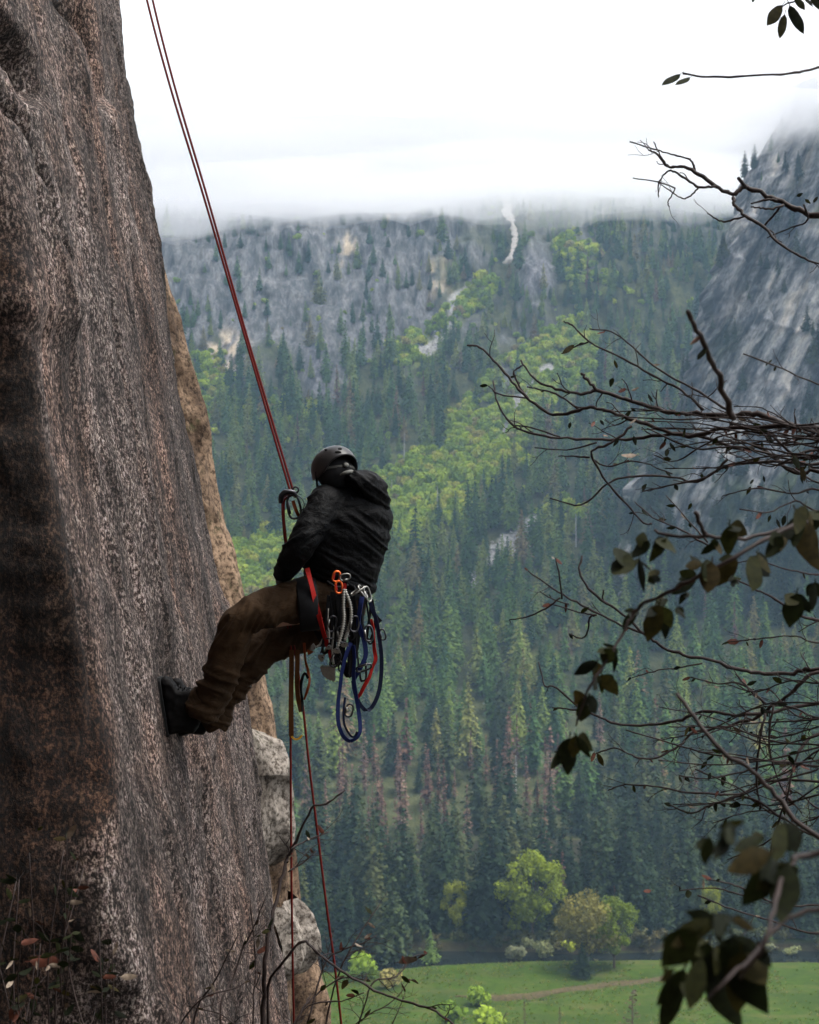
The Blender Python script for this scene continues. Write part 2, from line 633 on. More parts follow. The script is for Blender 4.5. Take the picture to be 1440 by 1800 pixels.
xs = np.unique(np.concatenate([np.arange(-900, -430, 12.0), np.arange(-430, 470, 3.0), np.arange(470, 910, 12.0)]))
ss = np.concatenate([np.arange(0, 500, 6.0), np.arange(500, ARC, 3.2)])
XX, SS = np.meshgrid(xs, ss)
X, Y, Z = mountain(XX, SS)
pxm, pym = proj(X, Y, Z)
rk, bs, sc = rockness(pxm, pym), brushness(pxm, pym), screeness(pxm, pym)
tan_ = np.zeros_like(rk)
for cx, cy, rx, ry in ((395, 620, 40, 36), (778, 492, 26, 40), (800, 505, 18, 22), (1000, 345, 20, 18), (690, 370, 10, 20), (1050, 375, 14, 26), (610, 440, 16, 30)):
    tan_ = np.maximum(tan_, blob(pxm, pym, cx, cy, rx, ry) * smooth(0.35 + 1.2 * fbm(pxm / 10, pym / 22, 0, 4, 90)))

k = N('mountain_rock')
v = k.co((1, 0.4, 0.2))
n1 = k.noise(v, 0.11, 6, 0.7)
n2 = k.noise(k.co((1, 0.4, 0.14)), 0.4, 6, 0.75)
rock = k.ramp(n1, [(0.35, (0.055, 0.055, 0.06)), (0.5, (0.14, 0.137, 0.145)), (0.65, (0.28, 0.27, 0.27))])
rock = k.mix(0.8, rock, k.ramp(n2, [(0.35, 0.35), (0.55, 1.0), (0.7, 1.35)]), 'MULTIPLY')
rock = k.mix(k.attr('tan'), rock, k.ramp(n2, [(0.3, (0.35, 0.25, 0.15)), (0.6, (0.75, 0.62, 0.45))]))
fl = k.ramp(k.noise(k.co(), 0.12, 5, 0.7), [(0.35, (0.03, 0.04, 0.016)), (0.65, (0.09, 0.095, 0.04))])
br = k.ramp(k.noise(k.co(), 0.3, 5, 0.7), [(0.35, (0.09, 0.12, 0.02)), (0.65, (0.22, 0.26, 0.05))])
c = k.mix(k.attr('brush'), fl, br)
c = k.mix(k.attr('rock'), c, rock)
c = k.mix(k.attr('scree'), c, k.ramp(k.noise(k.co(), 0.6, 5, 0.75), [(0.35, (0.13, 0.125, 0.12)), (0.6, (0.5, 0.48, 0.45))]))
k.bump(k.math('ADD', n1, n2), 0.8, 3.0)
M['mountain'] = k.done(c, 0.95, 0.1)
mount = grid_obj('mountain', X, Y, Z, M['mountain'], attrs={'rock': rk, 'brush': bs, 'scree': sc, 'tan': tan_})
tag(mount, 'forested mountain wall with grey cliffs rising into the cloud', 'mountain', kind='structure')

# lookup: photo pixel -> point on the mountain (nearest sample, used to set snow, stones and trees where they stand)
PX, PY = pxm.ravel(), pym.ravel()
VX, VY, VZ = X.ravel(), Y.ravel(), Z.ravel()


def on_mountain(px, py):
    i = np.argmin((PX - px) ** 2 + (PY - py) ** 2 + np.where(VY > 1750, 1e6, 0))
    return Vector((VX[i], VY[i], VZ[i]))


# snow lying in the gully
snow_line = [(884, 348, 5), (893, 362, 9), (890, 372, 11), (897, 384, 11), (901, 392, 3), (903, 402, 7), (906, 416, 6), (905, 428, 7), (901, 440, 4), (898, 449, 4), (894, 458, 10), (886, 467, 5)]
pts = []
for (x0, y0, w0), (x1, y1, w1) in zip(snow_line[:-1], snow_line[1:]):
    for q in range(3):
        t = q / 3
        pts.append((x0 + (x1 - x0) * t, y0 + (y1 - y0) * t, w0 + (w1 - w0) * t))
Vs, Fs = [], []
rowD = []
for a, b, w in pts:
    q_ = (np.abs(PX - a) < 13) & (np.abs(PY - b) < 7) & (VY < 1750)
    rowD.append(VY[q_].min() - 2.5)
rowD = np.array(rowD)
for _ in range(12):
    rowD[1:-1] = np.minimum(rowD[1:-1], 0.5 * (rowD[:-2] + rowD[2:])) * 0.5 + 0.25 * (rowD[:-2] + rowD[2:])
for i, (a, b, w) in enumerate(pts):
    w *= 0.8 * (1 + 0.35 * math.sin(i * 2.7))
    for j in range(5):
        t = (j - 2) / 2
        Vs.append(P(a + t * w, b, float(rowD[i]) - 1.0 * (1 - t * t)))
for i in range(len(pts) - 1):
    for j in range(4):
        Fs.append((i * 5 + j, i * 5 + j + 1, i * 5 + j + 6, i * 5 + j + 5))
k = N('old_snow')
M['snow'] = k.done(k.ramp(k.noise(k.co(), 0.4, 4, 0.6), [(0.3, (0.20, 0.175, 0.15)), (0.6, (0.36, 0.33, 0.30))]), 0.8, 0.2)
o = mesh_obj('snow_patch', Vs, [f[::-1] for f in Fs], M['snow'], smooth_=False)
mod = o.modifiers.new('thickness', 'SOLIDIFY')
mod.thickness = 1.2
mod.offset = -1
tag(o, 'narrow strip of pale snow lying in the steep gully below the cloud', 'snow', kind='structure')

# ------------------------------------------------------------------ granite cliff at the right edge of the valley
EDGE = [(1442, 120), (1425, 165), (1387, 232), (1362, 262), (1340, 290), (1312, 360), (1286, 430), (1262, 500), (1232, 572), (1215, 640),
        (1196, 720), (1160, 775), (1112, 835), (1090, 900), (1075, 960), (1060, 1040), (1045, 1120)]
ev = np.array([e[1] for e in EDGE], float)
eu = np.array([e[0] for e in EDGE], float)


def granite(u, vv):
    """u 0..1 from the left edge round to the right, vv photo row at the edge"""
    ex = np.interp(vv, ev, eu)
    D0 = 905.0
    z = CAMZ + (900 - vv) / F * D0
    x0 = (ex - 720) / F * D0
    x = x0 + np.interp(u, [0, 0.12, 0.2, 1.0], [30, 3, 0, 330])
    y = D0 + np.interp(u, [0, 0.12, 0.2, 0.35, 1.0], [160, 45, 0, -32, -150])
    lean = (z - CAMZ) * 0.30
    y = y + lean
    d = 1.0 * smooth(u / 0.1)
    # slanting slabs and corners that run from lower left up to the right
    q = (x * 0.89 - (z - 150) * 0.45)
    r = (x * 0.45 + (z - 150) * 0.89)
    qa = q / 44.0 + 0.9 * vn(q / 90.0, r / 120.0, 0, 31)
    qb = q / 13.0 + 0.8 * vn(q / 30.0, r / 40.0, 0, 32)
    ra = r / 52.0 + 0.9 * vn(q / 40.0, r / 60.0, 0, 38)
    saw = lambda t: np.minimum((t - np.floor(t)) / 0.8, (1 - (t - np.floor(t))) / 0.2)
    rel = 16 * saw(qa) + 6.5 * saw(qb) + 6 * saw(ra) + 2.5 * ridged(q / 5.0, r / 22.0, 0.5, 2, 39) + 5 * vn(x / 30, z / 30, 0, 33) + 1.2 * fbm(x / 6, z / 6, y / 6, 3, 34)
    return x + 0.25 * rel * d - 5.0 * fbm(z / 16, 3.3, 0, 4, 35) * (1 - smooth((u - 0.2) / 0.2)), y - rel * d, z + 0.15 * rel * d


uu = np.concatenate([np.linspace(0, 0.2, 24), np.linspace(0.204, 1.0, 230)])
vv = np.linspace(1150, 90, 420)
U, VVg = np.meshgrid(uu, vv)
X, Y, Z = granite(U, VVg)
gq = X * 0.89 - (Z - 150) * 0.45
gr = X * 0.45 + (Z - 150) * 0.89
qa_ = gq / 44.0 + 0.9 * vn(gq / 90.0, gr / 120.0, 0, 31)
qb_ = gq / 13.0 + 0.8 * vn(gq / 30.0, gr / 40.0, 0, 32)
ra_ = gr / 52.0 + 0.9 * vn(gq / 40.0, gr / 60.0, 0, 38)
fr = lambda t: t - np.floor(t)
joint_ = np.maximum.reduce([smooth((fr(qa_) - 0.80) / 0.08), 0.8 * smooth((fr(qb_) - 0.84) / 0.08) * (vn(gq / 25, gr / 30, 0, 36) > -0.1), 0.7 * smooth((fr(ra_) - 0.84) / 0.08)])
ledge_veg = smooth(0.1 + 1.3 * fbm(gq / 22.0, gr / 80.0, 0, 4, 37) + smooth((VVg - 760) / 160) * 0.7 - 0.25)
k = N('granite_slabs')
rot = (0, math.radians(-34), 0)
cx3 = k.n('CombineXYZ')
k.l(k.attr('across'), cx3.inputs[0])
k.l(k.math('MULTIPLY', k.attr('along'), 0.22), cx3.inputs[1])
n1 = k.noise(cx3.outputs[0], 0.09, 7, 0.72)
n2 = k.noise(cx3.outputs[0], 0.42, 8, 0.8)
c = k.ramp(n1, [(0.40, (0.035, 0.037, 0.041)), (0.47, (0.16, 0.158, 0.16)), (0.54, (0.36, 0.35, 0.34)), (0.64, (0.56, 0.50, 0.43))])
c = k.mix(0.9, c, k.ramp(n2, [(0.36, 0.25), (0.5, 0.85), (0.66, 1.35)]), 'MULTIPLY')
c = k.mix(k.math('MULTIPLY', k.attr('joint'), 0.8), c, k.mix(1.0, c, (0.22, 0.22, 0.24), 'MULTIPLY'))
c = k.mix(k.math('MULTIPLY', k.attr('veg'), 0.9), c, k.ramp(n2, [(0.35, (0.02, 0.03, 0.012)), (0.65, (0.07, 0.09, 0.03))]))
k.bump(k.math('ADD', n1, n2), 0.9, 2.5)
M['granite'] = k.done(c, 0.9, 0.15)
gran = grid_obj('granite_cliff', X, Y, Z, M['granite'], attrs={'veg': ledge_veg, 'across': gq, 'along': gr, 'joint': joint_})
ledge_veg = np.maximum(ledge_veg, joint_ * (vn(gq / 18, gr / 30, 0, 44) > 0.0))
tag(gran, 'grey slanting granite cliff at the right side of the valley', 'cliff', kind='structure')
GX, GY, GZ, GV, GU = X, Y, Z, ledge_veg, U

# ------------------------------------------------------------------ haze and the low cloud
k = N('valley_haze')
k.t.nodes.remove(k.b)
pv = k.n('VolumePrincipled')
pv.inputs['Color'].default_value = (0.50, 0.74, 1.0, 1)
pv.inputs['Density'].default_value = 0.000115
pv.inputs['Anisotropy'].default_value = 0.2
k.l(pv.outputs[0], k.out.inputs['Volume'])
M['haze'] = k.m
mb = MB()
mb.box((0, 700, 300), (2300, 2500, 630))
o = mb.build('haze', M['haze'], smooth_=False)
tag(o, 'thin bluish haze filling the valley', 'haze', kind='stuff')

for name_, mname_, dens_, base_, amp_, seed_, top_, lab_ in (('low_cloud', 'cloud_vapour', 0.013, 446, 12, 51, 545.0, 'white low cloud hiding the mountain top'),
                                                              ('cloud_wisps', 'thin_vapour', 0.0038, 428, 20, 57, 500.0, 'thin ragged mist hanging below the low cloud')):
    k = N(mname_)
    k.t.nodes.remove(k.b)
    pv = k.n('VolumePrincipled')
    pv.inputs['Color'].default_value = (0.99, 0.99, 1.0, 1)
    pv.inputs['Density'].default_value = dens_
    pv.inputs['Anisotropy'].default_value = 0.66
    k.l(pv.outputs[0], k.out.inputs['Volume'])
    M['cloud'] = k.m
    gx = np.linspace(-1000, 1000, 61)
    gy = np.linspace(760, 1900, 45)
    X, Y = np.meshgrid(gx, gy)
    Zb = base_ + amp_ * fbm(X / 110.0, Y / 130.0, 0, 4, seed_) + 0.06 * np.clip(X, -200, 120) + 0.13 * (np.clip(Y, 760, 1400) - 1350)
    n0 = X.size
    r_, c_ = X.shape
    V = np.concatenate([np.stack([X.ravel(), Y.ravel(), Zb.ravel()], 1), np.stack([X.ravel(), Y.ravel(), np.full(n0, top_)], 1)])
    i = np.arange(n0).reshape(r_, c_)
    q = np.stack([i[:-1, :-1], i[1:, :-1], i[1:, 1:], i[:-1, 1:]], -1).reshape(-1, 4)
    fs = [tuple(t) for t in q] + [tuple(t[::-1] + n0) for t in q]
    for a, b in zip(i[0, :-1], i[0, 1:]):
        fs.append((a, b, b + n0, a + n0))
    for a, b in zip(i[-1, :-1], i[-1, 1:]):
        fs.append((b, a, a + n0, b + n0))
    for a, b in zip(i[:-1, 0], i[1:, 0]):
        fs.append((b, a, a + n0, b + n0))
    for a, b in zip(i[:-1, -1], i[1:, -1]):
        fs.append((a, b, b + n0, a + n0))
    o = mesh_obj(name_, V, [tuple(int(w) for w in t) for t in fs], M['cloud'])
    tag(o, lab_, 'cloud', kind='stuff')
# ------------------------------------------------------------------ the climbing cliff on the left
Z0 = CAMZ - 0.95
LEAN = 0.168


def cliff_x(y, z):
    return -1.206 - LEAN * (z - Z0)


path = [(9.0, -9), (3.0, -4.6), (-1.2, -4.0), (-3.0, -1.5), (-3.4, 2), (-3.2, 5.0), (-1.22, 5.5), (-1.206, 7.0), (-1.21, 8.6), (-1.235, 9.55), (-1.43, 9.9), (-2.1, 10.1), (-3.5, 10.4), (-8, 11)]  # first points: unseen wall behind the camera, added to block light
step = [0.3, 0.3, 0.3, 0.3, 0.15, 0.022, 0.022, 0.022, 0.022, 0.022, 0.05, 0.2, 0.5]
pts = []
for (a, b), (c_, d_), s_ in zip(path[:-1], path[1:], step):
    n = max(2, int(math.hypot(c_ - a, d_ - b) / s_))
    for i in range(n):
        pts.append((a + (c_ - a) * i / n, b + (d_ - b) * i / n))
pts.append(path[-1])
pp = np.array(pts)
for _ in range(6):
    pp[1:-1] = 0.25 * pp[:-2] + 0.5 * pp[1:-1] + 0.25 * pp[2:]
tx = np.gradient(pp[:, 0])
ty = np.gradient(pp[:, 1])
ln = np.hypot(tx, ty)
nx, ny = ty / ln, -tx / ln
zs = np.concatenate([np.linspace(CAMZ - 30, CAMZ - 4, 40)[:-1], np.arange(CAMZ - 4, CAMZ + 4.4, 0.024), np.linspace(CAMZ + 4.4, CAMZ + 46, 60)[1:]])  # top rows out of frame, raised to keep light off the near rock
PXX, ZZ = np.meshgrid(pp[:, 0], zs)
PYY, _z = np.meshgrid(pp[:, 1], zs)
NX, _z = np.meshgrid(nx, zs)
NY, _z = np.meshgrid(ny, zs)
X = PXX - LEAN * (ZZ - Z0)
Y = PYY.copy()
# big shapes, then fine grain; the place where the boots stand stays true
foot = np.exp(-((Y - 6.9) ** 2 / 0.12 + (ZZ - (Z0 + 0.0)) ** 2 / 0.12))
d = 0.055 * fbm(X * 0.5, Y * 0.55, ZZ * 0.35, 3, 101) + 0.035 * fbm(Y * 1.6 + X, X * 1.5, ZZ * 0.8, 3, 102) * (1 - 0.8 * foot)
d = d * (1 - foot) + 0.010 * fbm(X * 9, Y * 9, ZZ * 5, 3, 103) + 0.005 * fbm(X * 26, Y * 26, ZZ * 18, 2, 104)
# thin flakes with sharp edges, and long cracks that wander down the face
fl = fbm(Y * 1.5 + 0.2 * ZZ, ZZ * 0.42, X * 0.5, 3, 107)
d = d + (0.022 * smooth((fl - 0.12) / 0.07) + 0.014 * smooth((fl + 0.35) / 0.06)) * (1 - foot)
for y0_, w_, dp_, sd_ in ((5.75, .028, .030, 1), (6.15, .022, .016, 2), (6.62, .030, .022, 3), (7.35, .026, .020, 4), (7.9, .034, .030, 5), (8.35, .030, .020, 6), (8.8, .036, .034, 7), (9.2, .030, .022, 8)):
    yc = y0_ + 0.10 * (ZZ - CAMZ) * math.sin(sd_) + 0.16 * vn(ZZ * 0.55, sd_ * 3.1, 0, 120) + 0.03 * vn(ZZ * 3.1, sd_ * 1.7, 0, 121)
    on_ = smooth(vn(ZZ * 0.5, sd_ * 9.3, 0, 122) * 2.0 + 0.55)
    d = d - dp_ * on_ * np.exp(-((Y - yc) / w_) ** 2) * (1 - foot) * (PXX > -1.35)
# vertical flutes
d = d - 0.025 * np.maximum(0, ridged(Y * 1.9 + 0.25 * ZZ, 0.3 * ZZ, X * 0.4, 2, 106) - 0.75) * (1 - foot)
safe = np.maximum(Y, 1.0)
ppx, ppy = proj(X, safe, ZZ)
vis = (Y > 4.6) * 1.0


def groove(line, width, depth):
    return -depth * np.exp(-(seg_d(ppx, ppy, line) / width) ** 2) * vis


def step_left(line, width, depth):
    """rock on the left of the line stands proud"""
    lx = np.interp(ppy, [p[1] for p in line], [p[0] for p in line])
    inside = (ppy > line[0][1] - 20) * smooth((line[-1][1] + 60 - ppy) / 90)
    return depth * smooth((lx - ppx) / width + 0.5) * inside * vis


d = d + groove([(95, -60), (112, 10), (140, 60), (160, 120), (173, 172)], 15, 0.20)
d = d + groove([(130, -40), (150, 40), (158, 100)], 12, 0.15)
d = d + groove([(-30, 30), (8, 80), (30, 120), (42, 165)], 16, 0.22)
d = d + groove([(0, 170), (20, 215), (60, 330), (85, 420), (105, 470), (112, 520)], 7, 0.08)
d = d + groove([(224, 90), (228, 130), (222, 176)], 3, 0.02)
d = d + groove([(240, 350), (255, 385), (270, 430)], 3, 0.025)
d = d + groove([(118, 330), (124, 400)], 3, 0.02) + groove([(230, 460), (236, 520), (232, 600)], 2.5, 0.012)
d = d + step_left([(-10, 205), (20, 240), (60, 340), (88, 430), (110, 500), (118, 560)], 9, 0.05)
d = d + groove([(300, 1330), (320, 1420), (335, 1500), (350, 1580)], 3, 0.008) + groove([(250, 1500), (262, 1640), (258, 1760)], 4, 0.012)
X2 = X + NX * d
Y2 = Y + NY * d
# ragged arete
ar = np.exp(-((PXX + 1.30) ** 2 + (PYY - 5.5) ** 2) / 0.10)
Y2 = Y2 + ar * 0.10 * fbm(ZZ * 1.3, 0.7, 0, 4, 105)
lich_shade = smooth((5.56 - PYY + 0.10 * fbm(ZZ * 2.0, PYY * 2, 0, 4, 109)) / 0.10)  # facet left of the arete: brown growth plus shade put into the colour
cliff = grid_obj('cliff', X2, Y2, ZZ, M['cliff'], attrs={'lichen_shade': lich_shade})
tag(cliff, 'dark lichened granite cliff that the climber stands on', 'cliff', kind='structure')


# ------------------------------------------------------------------ rock masses beyond the cliff's right edge
def mass(name, edge, D, back, mat, seed, rough=0.06, front=0.55, parent=None, zstep=0.03, width=1.6, cuts=0):
    """a rock mass whose right-hand outline runs along edge (photo pixels at depth D)"""
    ev_ = np.array([e[1] for e in edge], float)
    eu_ = np.array([e[0] for e in edge], float)
    z = np.arange(CAMZ + (900 - ev_[-1]) / F * D, CAMZ + (900 - ev_[0]) / F * D, zstep)
    pyr = 900 - (z - CAMZ) / D * F
    xe = (np.interp(pyr, ev_, eu_) - 720) / F * D
    u = np.concatenate([np.linspace(0, 0.6, 56), np.linspace(0.62, 1, 14)])
    U_, Zg = np.meshgrid(u, z)
    XE, _ = np.meshgrid(xe, u, indexing='ij')
    Xg = XE + np.interp(U_, [0, 0.25, 0.5, 0.62, 0.8, 1], [-width, -width * 0.45, -0.12, 0.0, -0.3, -width * 1.3])
    Yg = D + np.interp(U_, [0, 0.25, 0.5, 0.62, 0.8, 1], [-front, -front * 0.72, -front * 0.3, 0.0, 0.7, back])
    r = rough * (fbm(Xg * 0.9, Yg * 0.9, Zg * 0.7, 4, seed) + 0.5 * ridged(Xg * 2.2, Yg * 2.2, Zg * 1.3, 3, seed + 1))
    r = r + 0.012 * fbm(Xg * 9, Yg * 9, Zg * 9, 3, seed + 2)
    Xg, Yg = Xg + 0.6 * r, Yg - r
    rc = random.Random(seed)
    zc0, zc1 = z[0], z[-1]
    for q in range(cuts):       # flat broken faces
        zc = zc0 + (zc1 - zc0) * (q + rc.random()) / cuts
        xc = float(np.interp(zc, z, xe)) - rc.uniform(0.02, 0.22)
        n_ = Vector((rc.uniform(0.1, 1.0), -rc.uniform(0.4, 1.0), rc.uniform(-0.9, 0.9))).normalized()
        c0 = Vector((xc, D - front * 0.35, zc))
        e_ = (Xg - c0.x) * n_.x + (Yg - c0.y) * n_.y + (Zg - c0.z) * n_.z
        near_ = np.exp(-((Zg - zc) / (0.75 * (zc1 - zc0) / cuts + 0.12)) ** 2)
        e_ = np.clip(e_ - 0.03, 0, 0.18) * 0.85 * near_
        Xg, Yg, Zg = Xg - 0.35 * n_.x * e_, Yg - n_.y * e_, Zg - n_.z * e_
    return grid_obj(name, Xg, Yg, Zg, mat, parent)


o = mass('cliff_buttress', [(190, 180), (236, 300), (262, 385), (283, 440), (301, 505), (320, 560), (333, 635), (346, 675), (362, 725), (376, 800), (387, 862), (402, 925), (420, 1005),
                          (432, 1045), (452, 1120), (470, 1195), (486, 1270), (492, 1330), (496, 1420), (500, 1500), (505, 1600), (510, 1900)], 11.2, 2.5, M['buttress'], 201, 0.06, 0.8, cuts=14)
tag(o, 'brown rock face set back beyond the right edge of the cliff', 'rock face', kind='structure')
o = mass('rock_outcrop', [(470, 1440), (505, 1480), (520, 1520), (528, 1570), (534, 1620), (545, 1640), (556, 1690), (572, 1740), (580, 1800), (590, 1900)], 11.6, 2.0, M['buttress'], 231, 0.08, 0.6, width=0.9, cuts=8)
tag(o, 'dark broken rock below the pale boulder', 'rock face', kind='structure')
o = mass('boulder', [(415, 1268), (440, 1280), (478, 1294), (499, 1312), (507, 1340), (512, 1380), (520, 1420), (523, 1455), (520, 1490), (505, 1520), (470, 1545)], 10.9, 0.8, M['pale_rock'], 241, 0.07, 0.45, zstep=0.015, width=0.5, cuts=9)
tag(o, 'pale grey boulder wedged behind the cliff edge to the left of the hanging ropes', 'boulder')
o = mass('boulder', [(520, 1575), (535, 1588), (548, 1605), (560, 1640), (563, 1670), (556, 1692), (540, 1710)], 11.2, 0.6, M['pale_rock'], 251, 0.05, 0.3, zstep=0.012, width=0.28)
tag(o, 'small pale knob of rock low down between the two hanging ropes', 'boulder')

# the ledge the photographer stands on
gx = np.linspace(-5, 6, 60)
gy = np.linspace(-10, 5.3, 80)
X, Y = np.meshgrid(gx, gy)
Zl = CAMZ - 1.62 + 0.10 * fbm(X * 0.8, Y * 0.8, 0, 4, 301) - 3.4 * smooth((Y - 4.0 - 0.3 * vn(X, 0, 0, 3)) / 1.0)
k = N('ledge_soil')
n1 = k.noise(k.co(), 3, 6, 0.7)
k.bump(n1, 0.7, 0.05)
M['ledge'] = k.done(k.ramp(n1, [(0.35, (0.03, 0.024, 0.017)), (0.6, (0.12, 0.095, 0.07))]), 0.95, 0.1)
o = grid_obj('ledge', X, Y, Zl, M['ledge'])
tag(o, 'rock and soil ledge the photograph is taken from', 'ledge', kind='structure')
# ------------------------------------------------------------------ the climber
_tmp = bpy.data.scenes.new('tmp')


def baked(o, name, mats, parent=None, smooth_=True):
    """evaluate o's modifiers and link the result as one mesh object"""
    _tmp.collection.objects.link(o)
    vl = _tmp.view_layers[0]
    vl.update()
    dg = vl.depsgraph
    dg.update()
    me = bpy.data.meshes.new_from_object(o.evaluated_get(dg))
    _tmp.collection.objects.unlink(o)
    bpy.data.objects.remove(o)
    me.name = name
    me.materials.clear()
    for m_ in mats:
        me.materials.append(m_)
    me.polygons.foreach_set('use_smooth', np.full(len(me.polygons), smooth_))
    return link(bpy.data.objects.new(name, me), parent)


def fused(mb, name, mat, parent=None, voxel=0.008, it=5, wrinkle=None):
    """shapes grown together into one skin (cloth, leather)"""
    me = bpy.data.meshes.new('raw')
    me.from_pydata(mb.v, [], mb.f)
    o = bpy.data.objects.new('raw', me)
    md = o.modifiers.new('r', 'REMESH')
    md.mode = 'VOXEL'
    md.voxel_size = voxel
    sm = o.modifiers.new('s', 'SMOOTH')
    sm.factor = 0.5
    sm.iterations = it
    o = baked(o, name, [mat], parent)
    if wrinkle:
        me = o.data
        n = len(me.vertices)
        co = np.empty(n * 3)
        me.vertices.foreach_get('co', co)
        co = co.reshape(-1, 3)
        no = np.empty(n * 3, np.float32)
        me.vertex_normals.foreach_get('vector', no)
        co += no.reshape(-1, 3) * wrinkle(co)[:, None]
        me.vertices.foreach_set('co', co.ravel())
        me.update()
    return o


def ellipse_ring(c, a, b, n=20):
    """c centre, a and b half axes as vectors"""
    return [c + a * math.cos(2 * math.pi * k_ / n) + b * math.sin(2 * math.pi * k_ / n) for k_ in range(n)]


def limb(mb, pts, sides=16, squash=1.0):
    """tapered limb with rounded ends; pts = (px, py, D, radius m)"""
    P3 = [P(*p[:3]) for p in pts]
    R3 = [p[3] for p in pts]
    c = catmull([tuple(v) for v in P3], 6)
    rr = np.interp(np.linspace(0, 1, len(c)), np.linspace(0, 1, len(R3)), R3)
    mb.tube(c, list(rr), sides, flat=squash)
    mb.ball(P3[0], R3[0], 12, 8)
    mb.ball(P3[-1], R3[-1], 12, 8)


def cloth(name, color, rough, spec, sheen=0.0, weave=220, bump=0.25, fold=14):
    k = N(name)
    w = k.noise(k.co(), weave, 2, 0.5)
    f = k.noise(k.co((1, 1, 1.6), (0.2, 0.5, 0.3)), fold, 5, 0.65, 0.8)
    dirt = k.noise(k.co(), 6, 4, 0.6)
    c = k.mix(1.0, color, k.ramp(dirt, [(0.3, 0.7), (0.7, 1.3)]), 'MULTIPLY')
    k.bump(k.math('ADD', k.math('MULTIPLY', w, 0.06), f), bump, 0.02)
    return k.done(c, rough, spec)


M['jacket'] = cloth('black_nylon', (0.003, 0.003, 0.0034), 0.58, 0.07, bump=0.7)
M['hood'] = cloth('black_nylon_hood', (0.003, 0.003, 0.0034), 0.58, 0.08, bump=0.6)
M['trousers'] = cloth('brown_canvas', (0.032, 0.0175, 0.008), 0.85, 0.12, bump=0.6, fold=10)
M['boot'] = plain('black_leather', (0.004, 0.0035, 0.0035), 0.7, 0.1, bump=0.2)
M['rubber'] = plain('black_rubber', (0.010, 0.010, 0.010), 0.8, 0.2)
M['skin'] = plain('skin', (0.30, 0.17, 0.12), 0.55, 0.4, var=0.1)
M['glove'] = plain('black_glove', (0.012, 0.011, 0.011), 0.6, 0.3, bump=0.2)
M['helmet'] = plain('dark_grey_helmet', (0.017, 0.016, 0.0165), 0.35, 0.35, var=0.1, scale=12)
M['vent'] = plain('vent_black', (0.004, 0.004, 0.004), 0.9, 0.1)
M['cradle'] = plain('dark_cradle', (0.05, 0.05, 0.045), 0.7, 0.3)
M['liner'] = plain('grey_liner', (0.10, 0.10, 0.09), 0.7, 0.3)
M['dark_pad'] = plain('dark_padding', (0.010, 0.010, 0.011), 0.9, 0.1)
M['webbing_black'] = plain('black_webbing', (0.008, 0.008, 0.009), 0.85, 0.15, scale=200, bump=0.2)

FW = Vector((-0.62, 0.78, 0)).normalized()       # the way the chest faces
LF = Vector((0, 0, 1)).cross(FW)                 # his left, towards the camera
person = empty('person', P(588, 1060, 7.0))
tag(person, 'climber in black jacket, brown trousers and dark helmet leaning back on the ropes', 'person')
inv = Matrix.Translation(-person.location)


def own(o):
    """keep the world position of a child built in world space"""
    o.data.transform(inv)
    o.parent = person
    return o


def px_of(co):
    return 720 + co[:, 0] / co[:, 1] * F, 900 - (co[:, 2] - CAMZ) / co[:, 1] * F


# --- body: one continuous skin over a skeleton
jn, ed, rad = [], [], []


def joint(p, r, link_to=None):
    jn.append(tuple(p))
    rad.append(r)
    if link_to is not None:
        ed.append((link_to, len(jn) - 1))
    return len(jn) - 1


pel = joint(P(588, 1055, 7.02), 0.13)
sp1 = joint(P(600, 990, 7.02), 0.12, pel)
sp2 = joint(P(606, 925, 7.0), 0.14, sp1)
ch = joint(P(606, 885, 6.99), 0.11, sp2)
nk = joint(P(595, 850, 6.97), 0.055, ch)
HC = P(587, 826, 6.96)
hf = Vector((-0.52, 0.74, -0.36)).normalized()
hu = (Vector((0, 0, 1)) - hf * hf.z).normalized()
hl = hu.cross(hf)
hd = joint(HC, 0.092, nk)
crown = joint(HC + hu * 0.05, 0.075, hd)
chin = joint(HC + hf * 0.07 - hu * 0.075, 0.035, hd)
nose = joint(HC + hf * 0.105 - hu * 0.015, 0.014, hd)
for s_ in (1, -1):
    joint(HC + hl * s_ * 0.088 - hu * 0.01, 0.018, hd)
for s_, sh, elb, wr in ((1, (572, 884, 6.88), (531, 956, 6.74), (500, 1002, 6.86)), (-1, (652, 886, 7.12), (640, 958, 7.28), (566, 984, 7.30))):
    a = joint(P(*sh), 0.06, ch)
    b = joint(P(*elb), 0.045, a)
    joint(P(*wr), 0.030, b)
for hp, kn, an, ft in (((566, 1062, 6.93), (420, 1092, 6.77), (354, 1238, 6.87), (312, 1235, 6.87)), ((590, 1080, 7.12), (456, 1142, 7.04), (374, 1252, 7.05), (330, 1240, 7.1))):
    a = joint(P(*hp), 0.09, pel)
    b = joint(P(*kn), 0.06, a)
    c_ = joint(P(*an), 0.042, b)
    joint(P(*ft), 0.035, c_)
me = bpy.data.meshes.new('body')
me.from_pydata(jn, ed, [])
o = bpy.data.objects.new('body', me)
md = o.modifiers.new('skin', 'SKIN')
for i, r_ in enumerate(rad):
    me.skin_vertices[0].data[i].radius = (r_, r_)
me.skin_vertices[0].data[pel].use_root = True
o.modifiers.new('sub', 'SUBSURF').levels = 2
own(baked(o, 'body', [M['skin']]))


